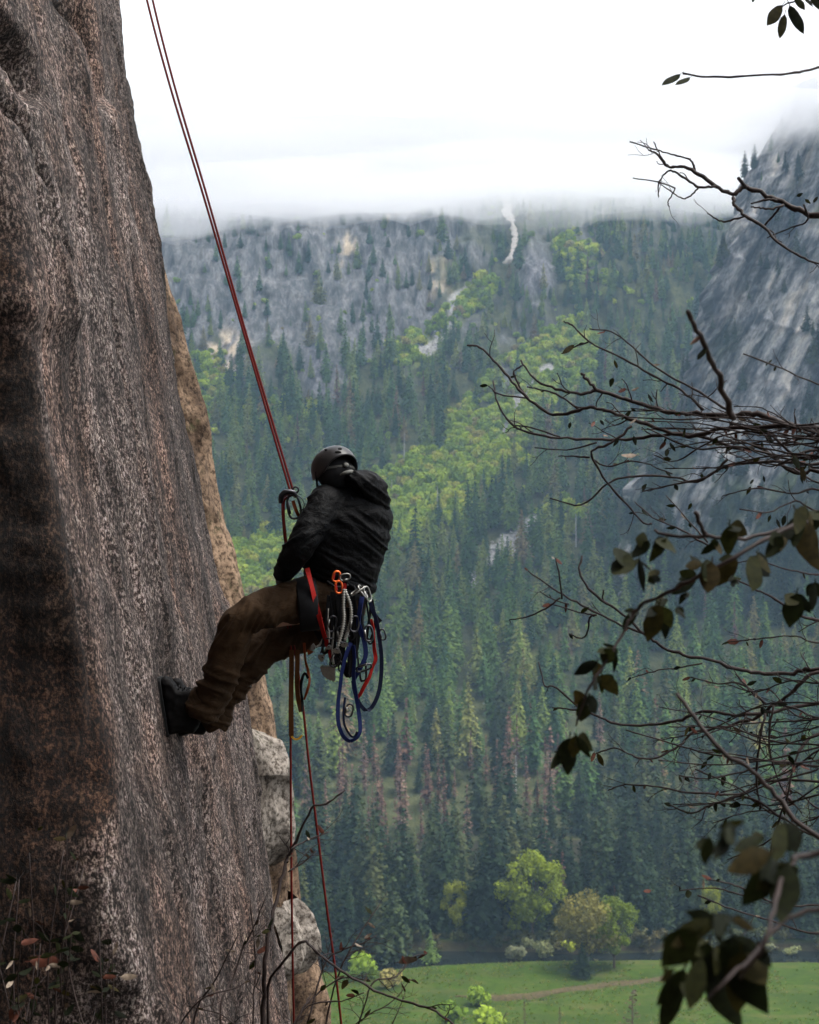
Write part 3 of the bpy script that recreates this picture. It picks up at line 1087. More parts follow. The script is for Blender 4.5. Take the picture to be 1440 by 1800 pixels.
def hand(name, wrist, palm_dir, curl_dir, size, mat):
    """palm, four unequal bent fingers and a thumb that leaves the side of the palm"""
    wrist = Vector(wrist)
    d_ = Vector(palm_dir).normalized()
    c_ = Vector(curl_dir)
    c_ = (c_ - d_ * c_.dot(d_)).normalized()
    s_ = d_.cross(c_)
    mb = MB()
    rings = []
    for t, w_, th in ((-0.25, .028, .022), (0.1, .034, .020), (0.5, .042, .017), (1.0, .043, .014)):
        cc = wrist + d_ * (0.09 * t * size)
        rings.append(ellipse_ring(cc, s_ * w_ * size, c_ * th * size, 14))
    mb.loft(rings)
    for i, (L, off) in enumerate(((0.070, -1.5), (0.080, -0.5), (0.075, 0.5), (0.060, 1.5))):
        p = wrist + d_ * 0.082 * size + s_ * off * 0.021 * size
        pts_ = [p]
        ang = 0.35
        for seg_ in (0.45, 0.32, 0.25):
            ang += 0.62
            p = p + (d_ * math.cos(ang) + c_ * math.sin(ang)) * L * seg_ * 1.15 * size
            pts_.append(p)
        mb.tube(catmull([tuple(q) for q in pts_], 3), [.0105 * size, .0095 * size, .008 * size], 8)
        mb.ball(pts_[-1], .008 * size, 8, 5)
    p = wrist + d_ * 0.028 * size - s_ * 0.036 * size
    pts_ = [p, p + d_ * .03 * size - s_ * .016 * size + c_ * .018 * size, p + d_ * .055 * size - s_ * .006 * size + c_ * .042 * size]
    mb.tube(catmull([tuple(q) for q in pts_], 4), [.013 * size, .011 * size, .009 * size], 8)
    mb.ball(pts_[-1], .009 * size, 8, 5)
    return own(mb.build(name, mat))


hand('glove', P(498, 1004, 6.86), P(490, 1026, 6.93) - P(498, 1004, 6.86), (0.55, 0.7, -0.3), 1.05, M['glove'])
hand('glove', P(566, 984, 7.30), P(545, 990, 7.27) - P(566, 984, 7.30), (0.1, -0.6, -0.6), 1.05, M['glove'])

# --- jacket
mb = MB()
rings = []
for cx, cyy, hw, roll in ((601, 1026, 55, .26), (599, 1008, 61, .22), (600, 978, 68, .12), (607, 942, 74, .02), (611, 908, 73, -.10), (611, 884, 66, -.22), (606, 866, 50, -.30), (599, 851, 32, -.34), (594, 841, 26, -.36)):
    c_ = P(cx, cyy, 7.0)
    a_ = hw / F * 7.0 / 0.84
    rot_ = Matrix.Rotation(roll, 3, Vector((0, 1, 0)))
    rings.append(ellipse_ring(c_, rot_ @ (LF * a_), rot_ @ (FW * a_ * 0.72), 28))
mb.loft(rings)
limb(mb, [(574, 884, 6.87, .088), (552, 920, 6.79, .080), (530, 956, 6.74, .070), (512, 985, 6.79, .060), (498, 1006, 6.86, .048)])
limb(mb, [(650, 888, 7.12, .088), (648, 925, 7.22, .075), (636, 958, 7.28, .066), (566, 984, 7.30, .05)])


def w_jacket(co):
    u, v = px_of(co)
    near = smooth((7.0 - co[:, 1]) / 0.25 + 0.4)
    # long folds sweeping down across the back, tighter ones on the sleeve
    q = (v - 0.60 * (u - 600) - 0.0016 * (u - 600) ** 2) / 15.0
    back = smooth((u - 548) / 40)
    f = 0.010 * ridged(q, (u + v) / 150.0, co[:, 1] * 2, 2, 401) * back * smooth((v - 880) / 40)
    q2 = (v + 0.75 * u) / 17.0
    f = f + 0.008 * ridged(q2, (v - u) / 90.0, co[:, 1] * 2, 2, 402) * (1 - back)
    f = f + 0.006 * fbm(co[:, 0] * 11, co[:, 1] * 11, co[:, 2] * 11, 3, 403)
    # hem channel and seam
    hem = v - (1008 + 0.27 * (u - 600))
    f = f - 0.006 * np.exp(-(hem / 3.0) ** 2) * back
    return f * 1.0


own(fused(mb, 'jacket', M['jacket'], None, 0.0075, 4, w_jacket))
# elastic hem band
mb = MB()
rings = []
for cx, cyy, hw, roll in ((601, 1030, 53, .27), (601, 1025, 58, .26), (600.5, 1017, 60, .24), (600, 1013, 58, .23)):
    c_ = P(cx, cyy, 7.0)
    a_ = hw / F * 7.0 / 0.84
    rot_ = Matrix.Rotation(roll, 3, Vector((0, 1, 0)))
    rings.append(ellipse_ring(c_, rot_ @ (LF * a_), rot_ @ (FW * a_ * 0.72), 40))
mb.loft(rings)
own(mb.build('jacket_hem', M['jacket']))
# cuff
mb = MB()
mb.tube([P(507, 994, 6.82), P(499, 1006, 6.855)], [.057, .053], 18)
own(mb.build('jacket_cuff', M['jacket']))

# --- hood lying on the back
mb = MB()
HP = [(604, 842, 6.93, 13, .07), (624, 843, 6.92, 17, .10), (645, 853, 6.94, 24, .12), (661, 870, 6.98, 24, .12), (672, 887, 7.02, 16, .09), (677, 897, 7.04, 8, .05)]
rings = []
for i, (a_, b_, D_, hw, dp) in enumerate(HP):
    c_ = P(a_, b_, D_)
    q0, q1 = HP[max(i - 1, 0)], HP[min(i + 1, len(HP) - 1)]
    t_ = (P(q1[0], q1[1], q1[2]) - P(q0[0], q0[1], q0[2])).normalized()
    nrm = t_.cross(Vector((0, 1, 0))).normalized()
    rings.append(ellipse_ring(c_, nrm * hw / F * 7, Vector((0, 1, 0)) * dp, 20))
mb.loft(rings)


def w_hood(co):
    u, v = px_of(co)
    q = ((v - 840) - 0.75 * (u - 610)) / 13.0
    return 0.007 * ridged(q, u / 60.0, 0, 2, 411) + 0.006 * fbm(co[:, 0] * 14, co[:, 1] * 14, co[:, 2] * 14, 3, 412)


own(fused(mb, 'hood', M['hood'], None, 0.007, 4, w_hood))
# pale shirt collar showing between helmet and hood
mb = MB()
mb.tube(catmull([P(596, 836, 6.86), P(606, 831, 6.84), P(618, 829, 6.86), P(628, 833, 6.93)], 5), [.003, .008, .010, .006], 8, flat=0.5, up=(0, 0.3, 1))
own(mb.build('shirt_collar', M['liner']))

# --- trousers
mb = MB()
limb(mb, [(574, 1046, 6.95, .115), (520, 1056, 6.87, .105), (470, 1068, 6.81, .094), (424, 1089, 6.77, .073), (405, 1130, 6.79, .074), (389, 1180, 6.82, .076), (362, 1240, 6.87, .078)])
limb(mb, [(590, 1076, 7.11, .12), (538, 1108, 7.10, .104), (495, 1124, 7.06, .094), (456, 1144, 7.04, .085), (428, 1182, 7.03, .082), (392, 1230, 7.04, .078), (376, 1256, 7.05, .074)])
rings = [ellipse_ring(P(598, 1012, 7.0), LF * .15, FW * .105, 20), ellipse_ring(P(592, 1045, 7.01), LF * .17, FW * .13, 20), ellipse_ring(P(588, 1080, 7.03), LF * .165, FW * .13, 20), ellipse_ring(P(582, 1105, 7.04), LF * .10, FW * .09, 20)]
mb.loft(rings)


def w_trousers(co):
    u, v = px_of(co)
    shin = smooth((v - 1095) / 40)
    q = ((v - 1060) * 0.55 + (u - 420) * 0.85) / 17.0
    q2 = ((v - 1200) * 1.0 - (u - 380) * 0.35) / 19.0
    kn = np.exp(-((u - 425) ** 2 + (v - 1105) ** 2) / 2800.0)
    f = 0.012 * ridged(q, (u - v) / 110.0, co[:, 1] * 2, 2, 421) * (0.5 + 1.5 * kn)
    f = f + 0.016 * ridged(q2, (u + v) / 120.0, co[:, 1] * 2, 2, 422) * smooth((v - 1140) / 60)
    f = f + 0.009 * fbm(co[:, 0] * 8, co[:, 1] * 8, co[:, 2] * 8, 3, 423)
    return f


own(fused(mb, 'trousers', M['trousers'], None, 0.008, 4, w_trousers))
mb = MB()
for pts_ in ([(368, 1228, 6.86), (350, 1250, 6.875)], [(386, 1244, 7.05), (370, 1266, 7.05)]):
    mb.tube([P(*pts_[0]), P(*pts_[1])], [.088, .094], 20)
own(fused(mb, 'trouser_cuff', M['trousers'], None, 0.007, 2, lambda co: 0.008 * fbm(co[:, 0] * 18, co[:, 1] * 18, co[:, 2] * 18, 2, 430)))
# thigh pocket with raised flap
mb = MB()
q = []
for (a_, b_) in ((484, 1034), (497, 1027), (520, 1030), (523, 1085), (512, 1092), (490, 1066)):
    q.append((a_, b_))
c0 = [P(a_, b_, 6.775) for a_, b_ in q]
mb.add([p + Vector((0, 0.0, 0)) for p in c0] + [p + Vector((0, 0.05, 0)) for p in c0], [tuple(range(6))[::-1], tuple(range(6, 12))] + [(i, (i + 1) % 6, 6 + (i + 1) % 6, 6 + i) for i in range(6)])
own(fused(mb, 'pocket', M['trousers'], None, 0.006, 4, lambda co: 0.006 * fbm(co[:, 0] * 16, co[:, 1] * 16, co[:, 2] * 16, 3, 431)))

# --- boots
BOOT = [(283, 1193), (290, 1188), (300, 1190), (306, 1201), (311, 1210), (322, 1213), (338, 1211), (352, 1230), (357, 1258), (350, 1276), (342, 1288), (320, 1287), (298, 1291), (294, 1270), (288, 1230)]
SOLE = [(277.5, 1190), (284, 1190), (290, 1228), (296, 1264), (300, 1292), (293, 1294), (287, 1262), (281, 1226)]


def slab(mb, poly, dx, dy, D0, w_, prof=((-1, .72), (-.8, .92), (-.3, 1.0), (.3, 1.0), (.8, .92), (1, .72))):
    cxm = sum(p[0] for p in poly) / len(poly)
    cym = sum(p[1] for p in poly) / len(poly)
    mb.loft([[P(cxm + (a_ - cxm) * s_ + dx, cym + (b_ - cym) * s_ + dy, D0) + Vector((0, t_ * w_ / 2, 0)) for a_, b_ in poly] for t_, s_ in prof])


for dx, dy, D_ in ((0, 0, 6.88), (17, 3, 7.09)):
    mb = MB()
    slab(mb, BOOT, dx, dy, D_, 0.105)
    bt = own(fused(mb, 'boot', M['boot'], None, 0.006, 3, lambda co: 0.003 * fbm(co[:, 0] * 30, co[:, 1] * 30, co[:, 2] * 30, 2, 440)))
    mb = MB()
    slab(mb, SOLE, dx, dy, D_, 0.112, ((-1, .9), (-.85, 1), (.85, 1), (1, .9)))
    for q in range(7):      # lugs
        t_ = (q + 0.5) / 7
        mb.box(P(278.5 + 13.5 * t_ + dx, 1194 + 94 * t_ + dy, D_), (0.014, 0.10, 0.020))
    so = own(mb.build('sole', M['rubber'], smooth_=False))
    so.parent = bt
    mb = MB()
    for q in range(5):      # laces across the instep
        t_ = q / 4
        c_ = P(309 + 28 * t_ + dx, 1204 + 8 * t_ + dy, D_)
        mb.tube([c_ + Vector((0.0, -0.035, -0.012)), c_ + Vector((0, 0, 0.004)), c_ + Vector((0.0, 0.035, -0.012))], .0035, 5)
    la = own(mb.build('laces', M['webbing_black']))
    la.parent = bt

# --- helmet
mb = MB()
ns, nr = 40, 16
HO = HC + hu * 0.010 - hf * 0.004


def hp(th, ph, k_=1.0):
    d_ = (hf * math.cos(ph) * 0.132 + hl * math.sin(ph) * 0.108) * math.sin(th) + hu * math.cos(th) * 0.105
    return HO + d_ * k_


def rim_th(ph):
    back_ = smooth(np.array((-math.cos(ph) - 0.35) / 0.5)).item()      # raised at the nape
    side_ = abs(math.sin(ph))
    return math.radians(96 + 22 * side_ ** 2 - 12 * back_)


V = []
for k_ in (1.0, 0.93):
    for i in range(nr + 1):
        for j in range(ns):
            ph = 2 * math.pi * j / ns
            th = rim_th(ph) * (i / nr) + 1e-3
            fl = 1.0 + (0.035 * smooth(np.array((i / nr - 0.86) / 0.14)).item() if k_ == 1.0 else 0.035 * (i / nr) ** 8)
            ridge = 0.012 * math.exp(-((ph - math.pi) / .5) ** 2) * (i / nr)
            V.append(hp(th, ph, k_ * fl + ridge))
Fs = []
o2 = (nr + 1) * ns
for i in range(nr):
    for j in range(ns):
        j2 = (j + 1) % ns
        Fs.append((i * ns + j, i * ns + j2, (i + 1) * ns + j2, (i + 1) * ns + j))
        Fs.append((o2 + i * ns + j, o2 + (i + 1) * ns + j, o2 + (i + 1) * ns + j2, o2 + i * ns + j2))
for j in range(ns):
    j2 = (j + 1) % ns
    Fs.append((nr * ns + j, nr * ns + j2, o2 + nr * ns + j2, o2 + nr * ns + j))
helmet = own(mesh_obj('helmet', V, Fs, M['helmet']))


def on_helmet(px, py):
    """point of the shell seen at photo pixel px, py"""
    best, bp = 1e9, None
    for i in range(60):
        for j in range(120):
            p = hp(math.radians(115) * i / 60, 2 * math.pi * j / 120, 1.012)
            if (p - HO).y > 0.06:
                continue
            u, v = proj(p.x, p.y, p.z)
            e_ = (u - px) ** 2 + (v - py) ** 2 + p.y * 3
            if e_ < best:
                best, bp = e_, p
    return bp


for a_, b_, w_ in ((574, 791, 7), (583, 788, 9), (597, 789, 7), (594, 795, 11), (566, 803, 3)):
    p = on_helmet(a_, b_)
    nrm = (p - HO).normalized()
    q1 = nrm.cross(Vector((0, 1, 0.2))).normalized()
    q2 = nrm.cross(q1)
    mb = MB()
    hw = w_ / 2 / F * 7
    mb.loft([ellipse_ring(p + nrm * h_, Vector((1, 0, -0.1)) * hw * s_, q2 * .007 * s_, 12) for h_, s_ in ((-.004, 1.0), (.0012, 1.0), (.0018, .8))])
    own(mb.build('vent', M['vent'])).parent = helmet
# nape: padding, cradle and adjuster wheel
mb = MB()
mb.ball(HC - hf * 0.012 - hu * 0.025, (0.096, 0.096, 0.085), 18, 12)
own(mb.build('hair', M['dark_pad']))
mb = MB()
band = [HC + hl * (0.103 * math.sin(w_)) - hf * (0.103 * math.cos(w_)) - hu * (0.012 + 0.012 * math.cos(w_)) for w_ in np.linspace(-1.25, 1.25, 15)]
mb.tube(band, .008, 6, flat=0.3, up=tuple(hu))
own(mb.build('cradle', M['cradle'])).parent = helmet
mb = MB()
c_ = HC - hf * 0.108 - hu * 0.022
mb.loft([ellipse_ring(c_ - hf * t_, hl * r_, hu * r_ * .8, 14) for t_, r_ in ((0, .015), (.008, .015), (.012, .011))])
own(mb.build('adjuster', M['liner'])).parent = helmet
mb = MB()
for s_ in (-1, 1):
    mb.tube([HC + hl * s_ * 0.104 - hu * 0.01, HC + hl * s_ * .09 + hf * .04 - hu * .07, HC + hf * .075 - hu * .115], .008, 5, flat=.3)
own(mb.build('chin_strap', M['webbing_black'])).parent = helmet

# --- harness
mb = MB()


def hoop(mb, c_, a_, b_, width_axis, w_, n=36, t_=.006):
    rings_in, rings_out = [], []
    prof = ((-1, 0.0), (-.85, 1), (.85, 1), (1, 0), (.85, -1), (-.85, -1))
    V_, F_ = [], []
    for k_ in range(n):
        an = 2 * math.pi * k_ / n
        rdir = a_ * math.cos(an) + b_ * math.sin(an)
        for s_, q_ in prof:
            V_.append(c_ + rdir * (1 + q_ * t_ / rdir.length) + width_axis * w_ / 2 * s_)
    m_ = len(prof)
    for k_ in range(n):
        k2 = (k_ + 1) % n
        for q_ in range(m_):
            q2_ = (q_ + 1) % m_
            F_.append((k_ * m_ + q_, k_ * m_ + q2_, k2 * m_ + q2_, k2 * m_ + q_))
    mb.add(V_, F_)


ax = Vector((0.22, 0, 0.97))
hoop(mb, P(595, 1036, 7.01), LF * .178, FW * .138 + Vector((0, 0, 0.02)), ax, .06)
harness = own(mb.build('harness', M['webbing_black']))
for c_, ax_, r_, w_ in ((P(541, 1062, 6.885), Vector((0.97, .1, .1)), .126, .10), (P(560, 1093, 7.115), Vector((0.9, 0, .4)), .122, .06)):
    mb = MB()
    ax_ = ax_.normalized()
    b_ = ax_.cross(Vector((0, 1, 0))).normalized()
    hoop(mb, c_, ax_.cross(b_) * r_, b_ * r_, ax_, w_)
    own(mb.build('leg_loop', M['webbing_black'])).parent = harness
mb = MB()
for pts_ in ([(622, 1030, 6.86), (630, 1042, 6.83), (645, 1040, 6.88)], [(575, 1022, 6.81), (592, 1032, 6.80), (612, 1028, 6.84)]):
    mb.tube(catmull([P(*p) for p in pts_], 5), .006, 6)
own(mb.build('gear_loop', M['webbing_black'])).parent = harness
# ------------------------------------------------------------------ ropes and gear
def rope_mat(name, c1, c2):
    k = N(name)
    w = k.n('TexWave')
    w.inputs['Scale'].default_value = 90
    w.inputs['Distortion'].default_value = 2.0
    k.l(k.co(), w.inputs['Vector'])
    k.bump(w.outputs['Fac'], 0.4, 0.003)
    return k.done(k.ramp(w.outputs['Fac'], [(0.3, c1), (0.75, c2)]), 0.75, 0.2)


M['rope'] = rope_mat('red_rope', (0.06, 0.004, 0.003), (0.17, 0.011, 0.006))
M['red_web'] = plain('red_webbing', (0.28, 0.008, 0.005), 0.75, 0.2, scale=200, bump=0.2)
M['blue_web'] = plain('blue_webbing', (0.003, 0.010, 0.07), 0.7, 0.25, scale=200, bump=0.2)
M['navy_web'] = plain('navy_webbing', (0.005, 0.009, 0.032), 0.7, 0.25, scale=200, bump=0.2)
M['tan_web'] = plain('tan_webbing', (0.10, 0.038, 0.010), 0.8, 0.2, scale=200, bump=0.2)
M['rust_web'] = plain('rust_webbing', (0.22, 0.05, 0.014), 0.8, 0.2, scale=200, bump=0.2)
M['yellow_web'] = plain('yellow_webbing', (0.65, 0.34, 0.02), 0.75, 0.2)
M['metal'] = plain('bare_metal', (0.22, 0.215, 0.2), 0.42, 0.5, 1.0, var=0.15)
M['dark_metal'] = plain('dark_metal', (0.05, 0.05, 0.055), 0.35, 0.5, 0.9, var=0.15)
M['orange_metal'] = plain('orange_metal', (0.75, 0.12, 0.015), 0.35, 0.5, 0.4, var=0.1)
M['cable'] = plain('cable_sheath', (0.30, 0.29, 0.26), 0.5, 0.4, 0.3)


def Q(X, Y, D):
    """point from the close-up of the gear (4.8 times enlarged)"""
    return P(440 + X / 4.8, 980 + Y / 4.8, D)


def strip(mb, pts, w, n=5, t=0.22, up=(1, 0, 0), mi=0):
    mb.tube(catmull(pts, n), w / 2 * 1.3, 4, mi, flat=t * .8, up=up, twist=random.uniform(-.9, .9) if len(pts) > 4 else 0)


def gear(name, mb, mat, label, cat, group=None, parts=()):
    """a thing whose Empty sits at its top, with parts (name, MB, material)"""
    ps = [(name_, m_, t_) for name_, m_, t_ in parts]
    if not ps:
        o = mb.build(name, mat, smooth_='webbing' not in mat.name)
        return tag(o, label, cat, group)
    v = Vector(max(ps[0][1].v, key=lambda q: q[2]))
    e = empty(name, v)
    tr = Matrix.Translation(-v)
    for name_, m_, t_ in ps:
        o = m_.build(name_, t_, smooth_='webbing' not in t_.name and name_ != 'lobes')
        o.data.transform(tr)
        o.parent = e
    return tag(e, label, cat, group)


# two rope strands from the anchor above, through the device, past the thigh and on down the wall
r_rope = 0.0060
top1 = [P(222, -170, 7.15), P(258, -2, 7.05), P(300, 155, 7.02), P(358, 345, 6.99), (P(430, 590, 6.97)), P(505, 846, 6.93)]
top2 = [P(233, -170, 7.16), P(268, -2, 7.06), P(308, 155, 7.03), P(364, 345, 7.00), (P(434, 590, 6.98)), P(511, 848, 6.94)]
dev = [P(512, 866, 6.92), P(503, 870, 6.90), P(497, 878, 6.90), P(497, 905, 6.905), P(500, 940, 6.91), P(503, 975, 6.92), P(497, 1018, 6.95), P(502, 1080, 6.985), P(512, 1150, 6.99)]
low1 = [P(511, 1300, 7.0), P(512, 1500, 7.05), P(514, 1650, 7.1), P(517, 1820, 7.2), P(519, 1960, 7.3)]
dev2 = [P(516, 868, 6.93), P(507, 873, 6.915), P(500, 881, 6.91), P(499, 908, 6.915), P(502, 940, 6.92), P(505, 976, 6.93), P(500, 1018, 6.955), P(508, 1080, 6.99), P(521, 1160, 7.0)]
low2 = [P(533, 1245, 7.0), P(543, 1340, 7.0), P(559, 1470, 7.03), P(575, 1600, 7.06), (P(590, 1710, 7.1)), P(603, 1830, 7.15), P(615, 1960, 7.2)]
for a_, lab in ((top1 + dev + low1, 'red rope strand that hangs straight down below the climber, left of the other strand'),
                (top2 + dev2 + low2, 'red rope strand that slants away to the right below the climber')):
    mb = MB()
    mb.tube(catmull(a_, 8), r_rope, 8)
    tag(mb.build('rope', M['rope']), lab, 'rope', 'climbing rope strands')


def oval(c, a, b, n=20):
    """closed oval of points; c centre, a and b half-axis vectors"""
    return [c + a * math.cos(2 * math.pi * i / n) + b * math.sin(2 * math.pi * i / n) for i in range(n)]


def carabiner(c, length, width, axis, side, mat_r=.0055, dshape=0.25):
    """D-shaped ring with a straight gate: returns (frame, gate)"""
    axis = Vector(axis).normalized()
    side = Vector(side)
    side = (side - axis * side.dot(axis)).normalized()
    pts_ = []
    for i in range(24):
        w_ = 2 * math.pi * i / 24
        s_ = math.sin(w_)
        pts_.append(Vector(c) + axis * (length / 2) * math.copysign(abs(math.cos(w_)) ** .75, math.cos(w_)) + side * width / 2 * math.copysign(abs(s_) ** .7, s_) * (1 if s_ > 0 else 1 - dshape * math.cos(w_) * .6))
    f_, g_ = MB(), MB()
    f_.tube(pts_, mat_r, 6, closed=True)
    g_.tube([Vector(c) - side * width * .42 + axis * length * .26, Vector(c) - side * width * .42 - axis * length * .26], mat_r * 1.15, 6)
    return f_, g_


# rappel device: body on a locking carabiner, wire keeper loop
b1, b2, b3, b4 = MB(), MB(), MB(), MB()
b1.tube(catmull([P(494, 884, 6.90), P(495, 872, 6.89), P(503, 865, 6.885), P(516, 866, 6.89), P(522, 874, 6.89)], 6), [.012, .016, .016, .014, .010], 10, flat=.8)
b1.tube(oval(P(520, 861, 6.89), Vector((.014, 0, 0)), Vector((0, 0, .014)), 18), .0045, 7, closed=True)
b2.tube(catmull([P(522, 870, 6.88), P(531, 877, 6.875), P(535, 887, 6.875), P(532, 896, 6.88), P(526, 898, 6.89)], 5), .0022, 6)
f_, g_ = carabiner(P(517, 891, 6.90), .115, .062, (-0.22, 0, 1), (1, 0, .2), .0062)
gear('rappel_device', None, None, 'black rappel device on a locking carabiner where the rope meets the climber', 'rappel device',
     parts=(('device_body', b1, M['dark_metal']), ('keeper_wire', b2, M['dark_metal']), ('carabiner', f_, M['dark_metal']), ('gate', g_, M['dark_metal'])))
mb = MB()
strip(mb, [P(515, 880, 6.91), P(521, 898, 6.915), P(530, 915, 6.95), P(545, 950, 7.05), P(560, 990, 7.14)], .018, t=.3)
gear('extension_sling', mb, M['rust_web'], 'dark red sling from the rappel device into the jacket front', 'sling')

# --- things clipped to the harness
mb = MB()
strip(mb, [Q(480, 90, 6.79), Q(520, 250, 6.765), Q(570, 450, 6.765), Q(620, 640, 6.78), Q(660, 760, 6.80), Q(690, 860, 6.81)], .026)
gear('red_sling', mb, M['red_web'], 'wide red sling running down the hip from under the jacket hem', 'sling')

# orange carabiners at the hip
for cX, cY, a_, D_, lab in ((728, 160, (.15, 0, 1), 6.77, 'upper bright orange carabiner at the hip below the jacket hem'), (748, 250, (-.1, 0, 1), 6.76, 'lower red orange carabiner at the hip hanging over the cam cables')):
    f_, g_ = carabiner(Q(cX, cY, D_), .058 if cY > 200 else .05, .034, a_, (1, .3, 0), .0055)
    gear('carabiner', None, None, lab, 'carabiner', 'carabiners on the harness', (('frame', f_, M['orange_metal']), ('gate', g_, M['red_web'])))
f_, g_ = carabiner(Q(800, 165, 6.765), .05, .03, (1, .2, .15), (0, 0, 1), .004)
gear('carabiner', None, None, 'thin silver carabiner lying across beside the orange carabiners', 'carabiner', 'carabiners on the harness', (('frame', f_, M['metal']), ('gate', g_, M['metal'])))
for q, (cX, cY, a_, sd_, lab) in enumerate(((905, 280, (.75, .2, .5), (0, 1, .3), 'leftmost silver carabiner of the bunch above the blue sling'), (950, 290, (.55, .2, -.8), (.3, 1, .1), 'middle silver carabiner of the bunch above the blue sling'), (990, 310, (.3, .1, -1), (.6, .8, 0), 'rightmost silver carabiner of the bunch near the back of the harness'))):
    f_, g_ = carabiner(Q(cX, cY, 6.80 + .012 * q), .075, .042, a_, sd_, .0048)
    gear('carabiner', None, None, lab, 'carabiner', 'carabiners on the harness', (('frame', f_, M['metal']), ('gate', g_, M['metal'])))


def cam(label, line, D, lobes_at, lobe_r, ang, sling_mat, cable=.005, ribs=0, fan=False):
    """camming device: sling, cable stem, trigger bar and four lobes"""
    s_, c_, t_, l_ = MB(), MB(), MB(), MB()
    pts_ = [Q(a_, b_, D) for a_, b_ in line]
    strip(s_, [pts_[0] + Vector((.004, 0, .03)), pts_[0], pts_[0] + (pts_[1] - pts_[0]) * .35], .012)
    cp = catmull(pts_, 6)
    c_.tube(cp, cable, 7)
    if ribs:
        for i in range(ribs):
            p = cp[int((i + .5) / ribs * (len(cp) - 1))]
            a0 = cp[min(int((i + .5) / ribs * (len(cp) - 1)) + 1, len(cp) - 1)] - p
            if a0.length > 1e-5:
                a0.normalize()
                c_.tube([p - a0 * .0018, p + a0 * .0018], cable * 1.45, 7)
    L0 = Q(*lobes_at, D)
    dr = Vector((math.cos(ang), 0, math.sin(ang)))
    pr = Vector((-math.sin(ang), 0, math.cos(ang)))
    t_.tube([L0 - dr * .035 - pr * .02, L0 - dr * .035 + pr * .02], .004, 6)
    t_.tube([L0 + Vector((0, -.028, 0)), L0 + Vector((0, .028, 0))], .004, 8)
    for i in range(4):
        y_ = -.021 + .014 * i
        s2 = 1 if i % 2 or fan else -1
        rim = []
        for q in range(15):
            a2 = math.radians((-46 + 92 * q / 14) if fan else (-50 + 110 * q / 14))
            rr = lobe_r * (1.0 if fan else 0.75 + 0.35 * q / 14) * (1.0 if q % 2 else .93)
            rim.append(L0 + (dr * math.cos(a2) + pr * math.sin(a2) * s2) * rr)
        rim = ([L0] + rim) if fan else ([L0 - dr * lobe_r * .15 - pr * s2 * lobe_r * .3] + rim + [L0 - dr * lobe_r * .2 + pr * s2 * lobe_r * .3])
        l_.loft([[p + Vector((0, y_ - .0035, 0)) for p in rim], [p + Vector((0, y_ + .0035, 0)) for p in rim]])
    return gear('cam', None, None, label, 'cam', 'camming devices on the harness', (('stem', c_, M['cable']), ('sling', s_, sling_mat), ('trigger', t_, M['dark_metal']), ('lobes', l_, M['metal'])))


cam('cam with a ribbed pale cable stem hanging left of the two ribbed stems', [(790, 270), (785, 400), (790, 520), (770, 640), (735, 760)], 6.76, (735, 770), .022, -1.9, M['red_web'], .0065, 26)
cam('cam with a ribbed pale cable stem looping right beside the blue sling', [(800, 275), (845, 400), (850, 520), (825, 620), (800, 700)], 6.775, (800, 720), .022, -1.7, M['red_web'], .0065, 26)
cam('lowest cam with its serrated silver lobes fanned out to the left', [(690, 500), (700, 650), (690, 780), (705, 900)], 6.80, (716, 916), .073, -2.36, M['webbing_black'], fan=True)
cam('small dark cam sticking out to the left under the red sling', [(640, 560), (630, 650), (590, 730), (560, 755)], 6.80, (545, 760), .020, 2.9, M['webbing_black'])
cam('small cam hanging just below the dark one by the red sling end', [(655, 600), (650, 720), (630, 800), (620, 830)], 6.81, (612, 838), .022, -2.6, M['webbing_black'])
cam('cam with a thin silver stem in front of the dark sling bundle', [(660, 430), (655, 560), (668, 640), (665, 720)], 6.77, (668, 745), .018, -1.6, M['webbing_black'], .003)

# bundle of black slings in the middle
for q, (line, w, lab) in enumerate((
        ([(700, 290), (690, 450), (710, 620), (700, 800), (735, 900), (780, 760), (770, 560), (750, 380)], .030, 'broad black sling in the bundle behind the cam cables'),
        ([(760, 300), (740, 480), (760, 680), (790, 900), (830, 1000), (860, 880), (850, 650), (830, 420)], .034, 'long black sling in the bundle left of the blue sling'),
        ([(860, 330), (880, 480), (900, 640), (880, 800), (860, 880)], .036, 'short black sling hanging between cam cables and blue sling'))):
    mb = MB()
    strip(mb, [Q(a_, b_, 6.83 + .012 * q) for a_, b_ in line], w, 6, .25)
    gear('black_sling', mb, M['webbing_black'], lab, 'sling', 'black slings on the harness')

# a tangle of narrow black slings and cords, and more metal between them
rg = random.Random(9)
for q, lab in enumerate(('thin black cord hanging leftmost in the gear bundle', 'thin black cord just right of the red sling', 'narrow black sling under the ribbed cam stems', 'narrow black sling looping beside the straight blue sling',
                         'long thin black cord ending above the lowest blue loop', 'narrow black loop in front of the dark blue sling', 'thin black cord at the very back of the harness', 'short black loop under the silver carabiners')):
    x0 = 660 + q * 52
    y0 = 300 + rg.uniform(-20, 60)
    y1 = 760 + rg.uniform(-120, 330)
    x1 = x0 + rg.uniform(-40, 50)
    wd = rg.uniform(25, 60)
    D_ = 6.79 + rg.uniform(0, .07)
    mb = MB()
    strip(mb, [Q(x0, y0, D_), Q(x0 - wd * .4, (y0 + y1) / 2, D_), Q(x1 - wd * .4, y1 - 40, D_), Q(x1, y1, D_), Q(x1 + wd * .5, y1 - 50, D_), Q(x0 + wd * .6, (y0 + y1) / 2, D_), Q(x0 + wd * .1, y0 + 10, D_)], rg.choice((.008, .011, .014)), 5)
    gear('black_sling', mb, M['webbing_black'], lab, 'sling', 'black slings on the harness')
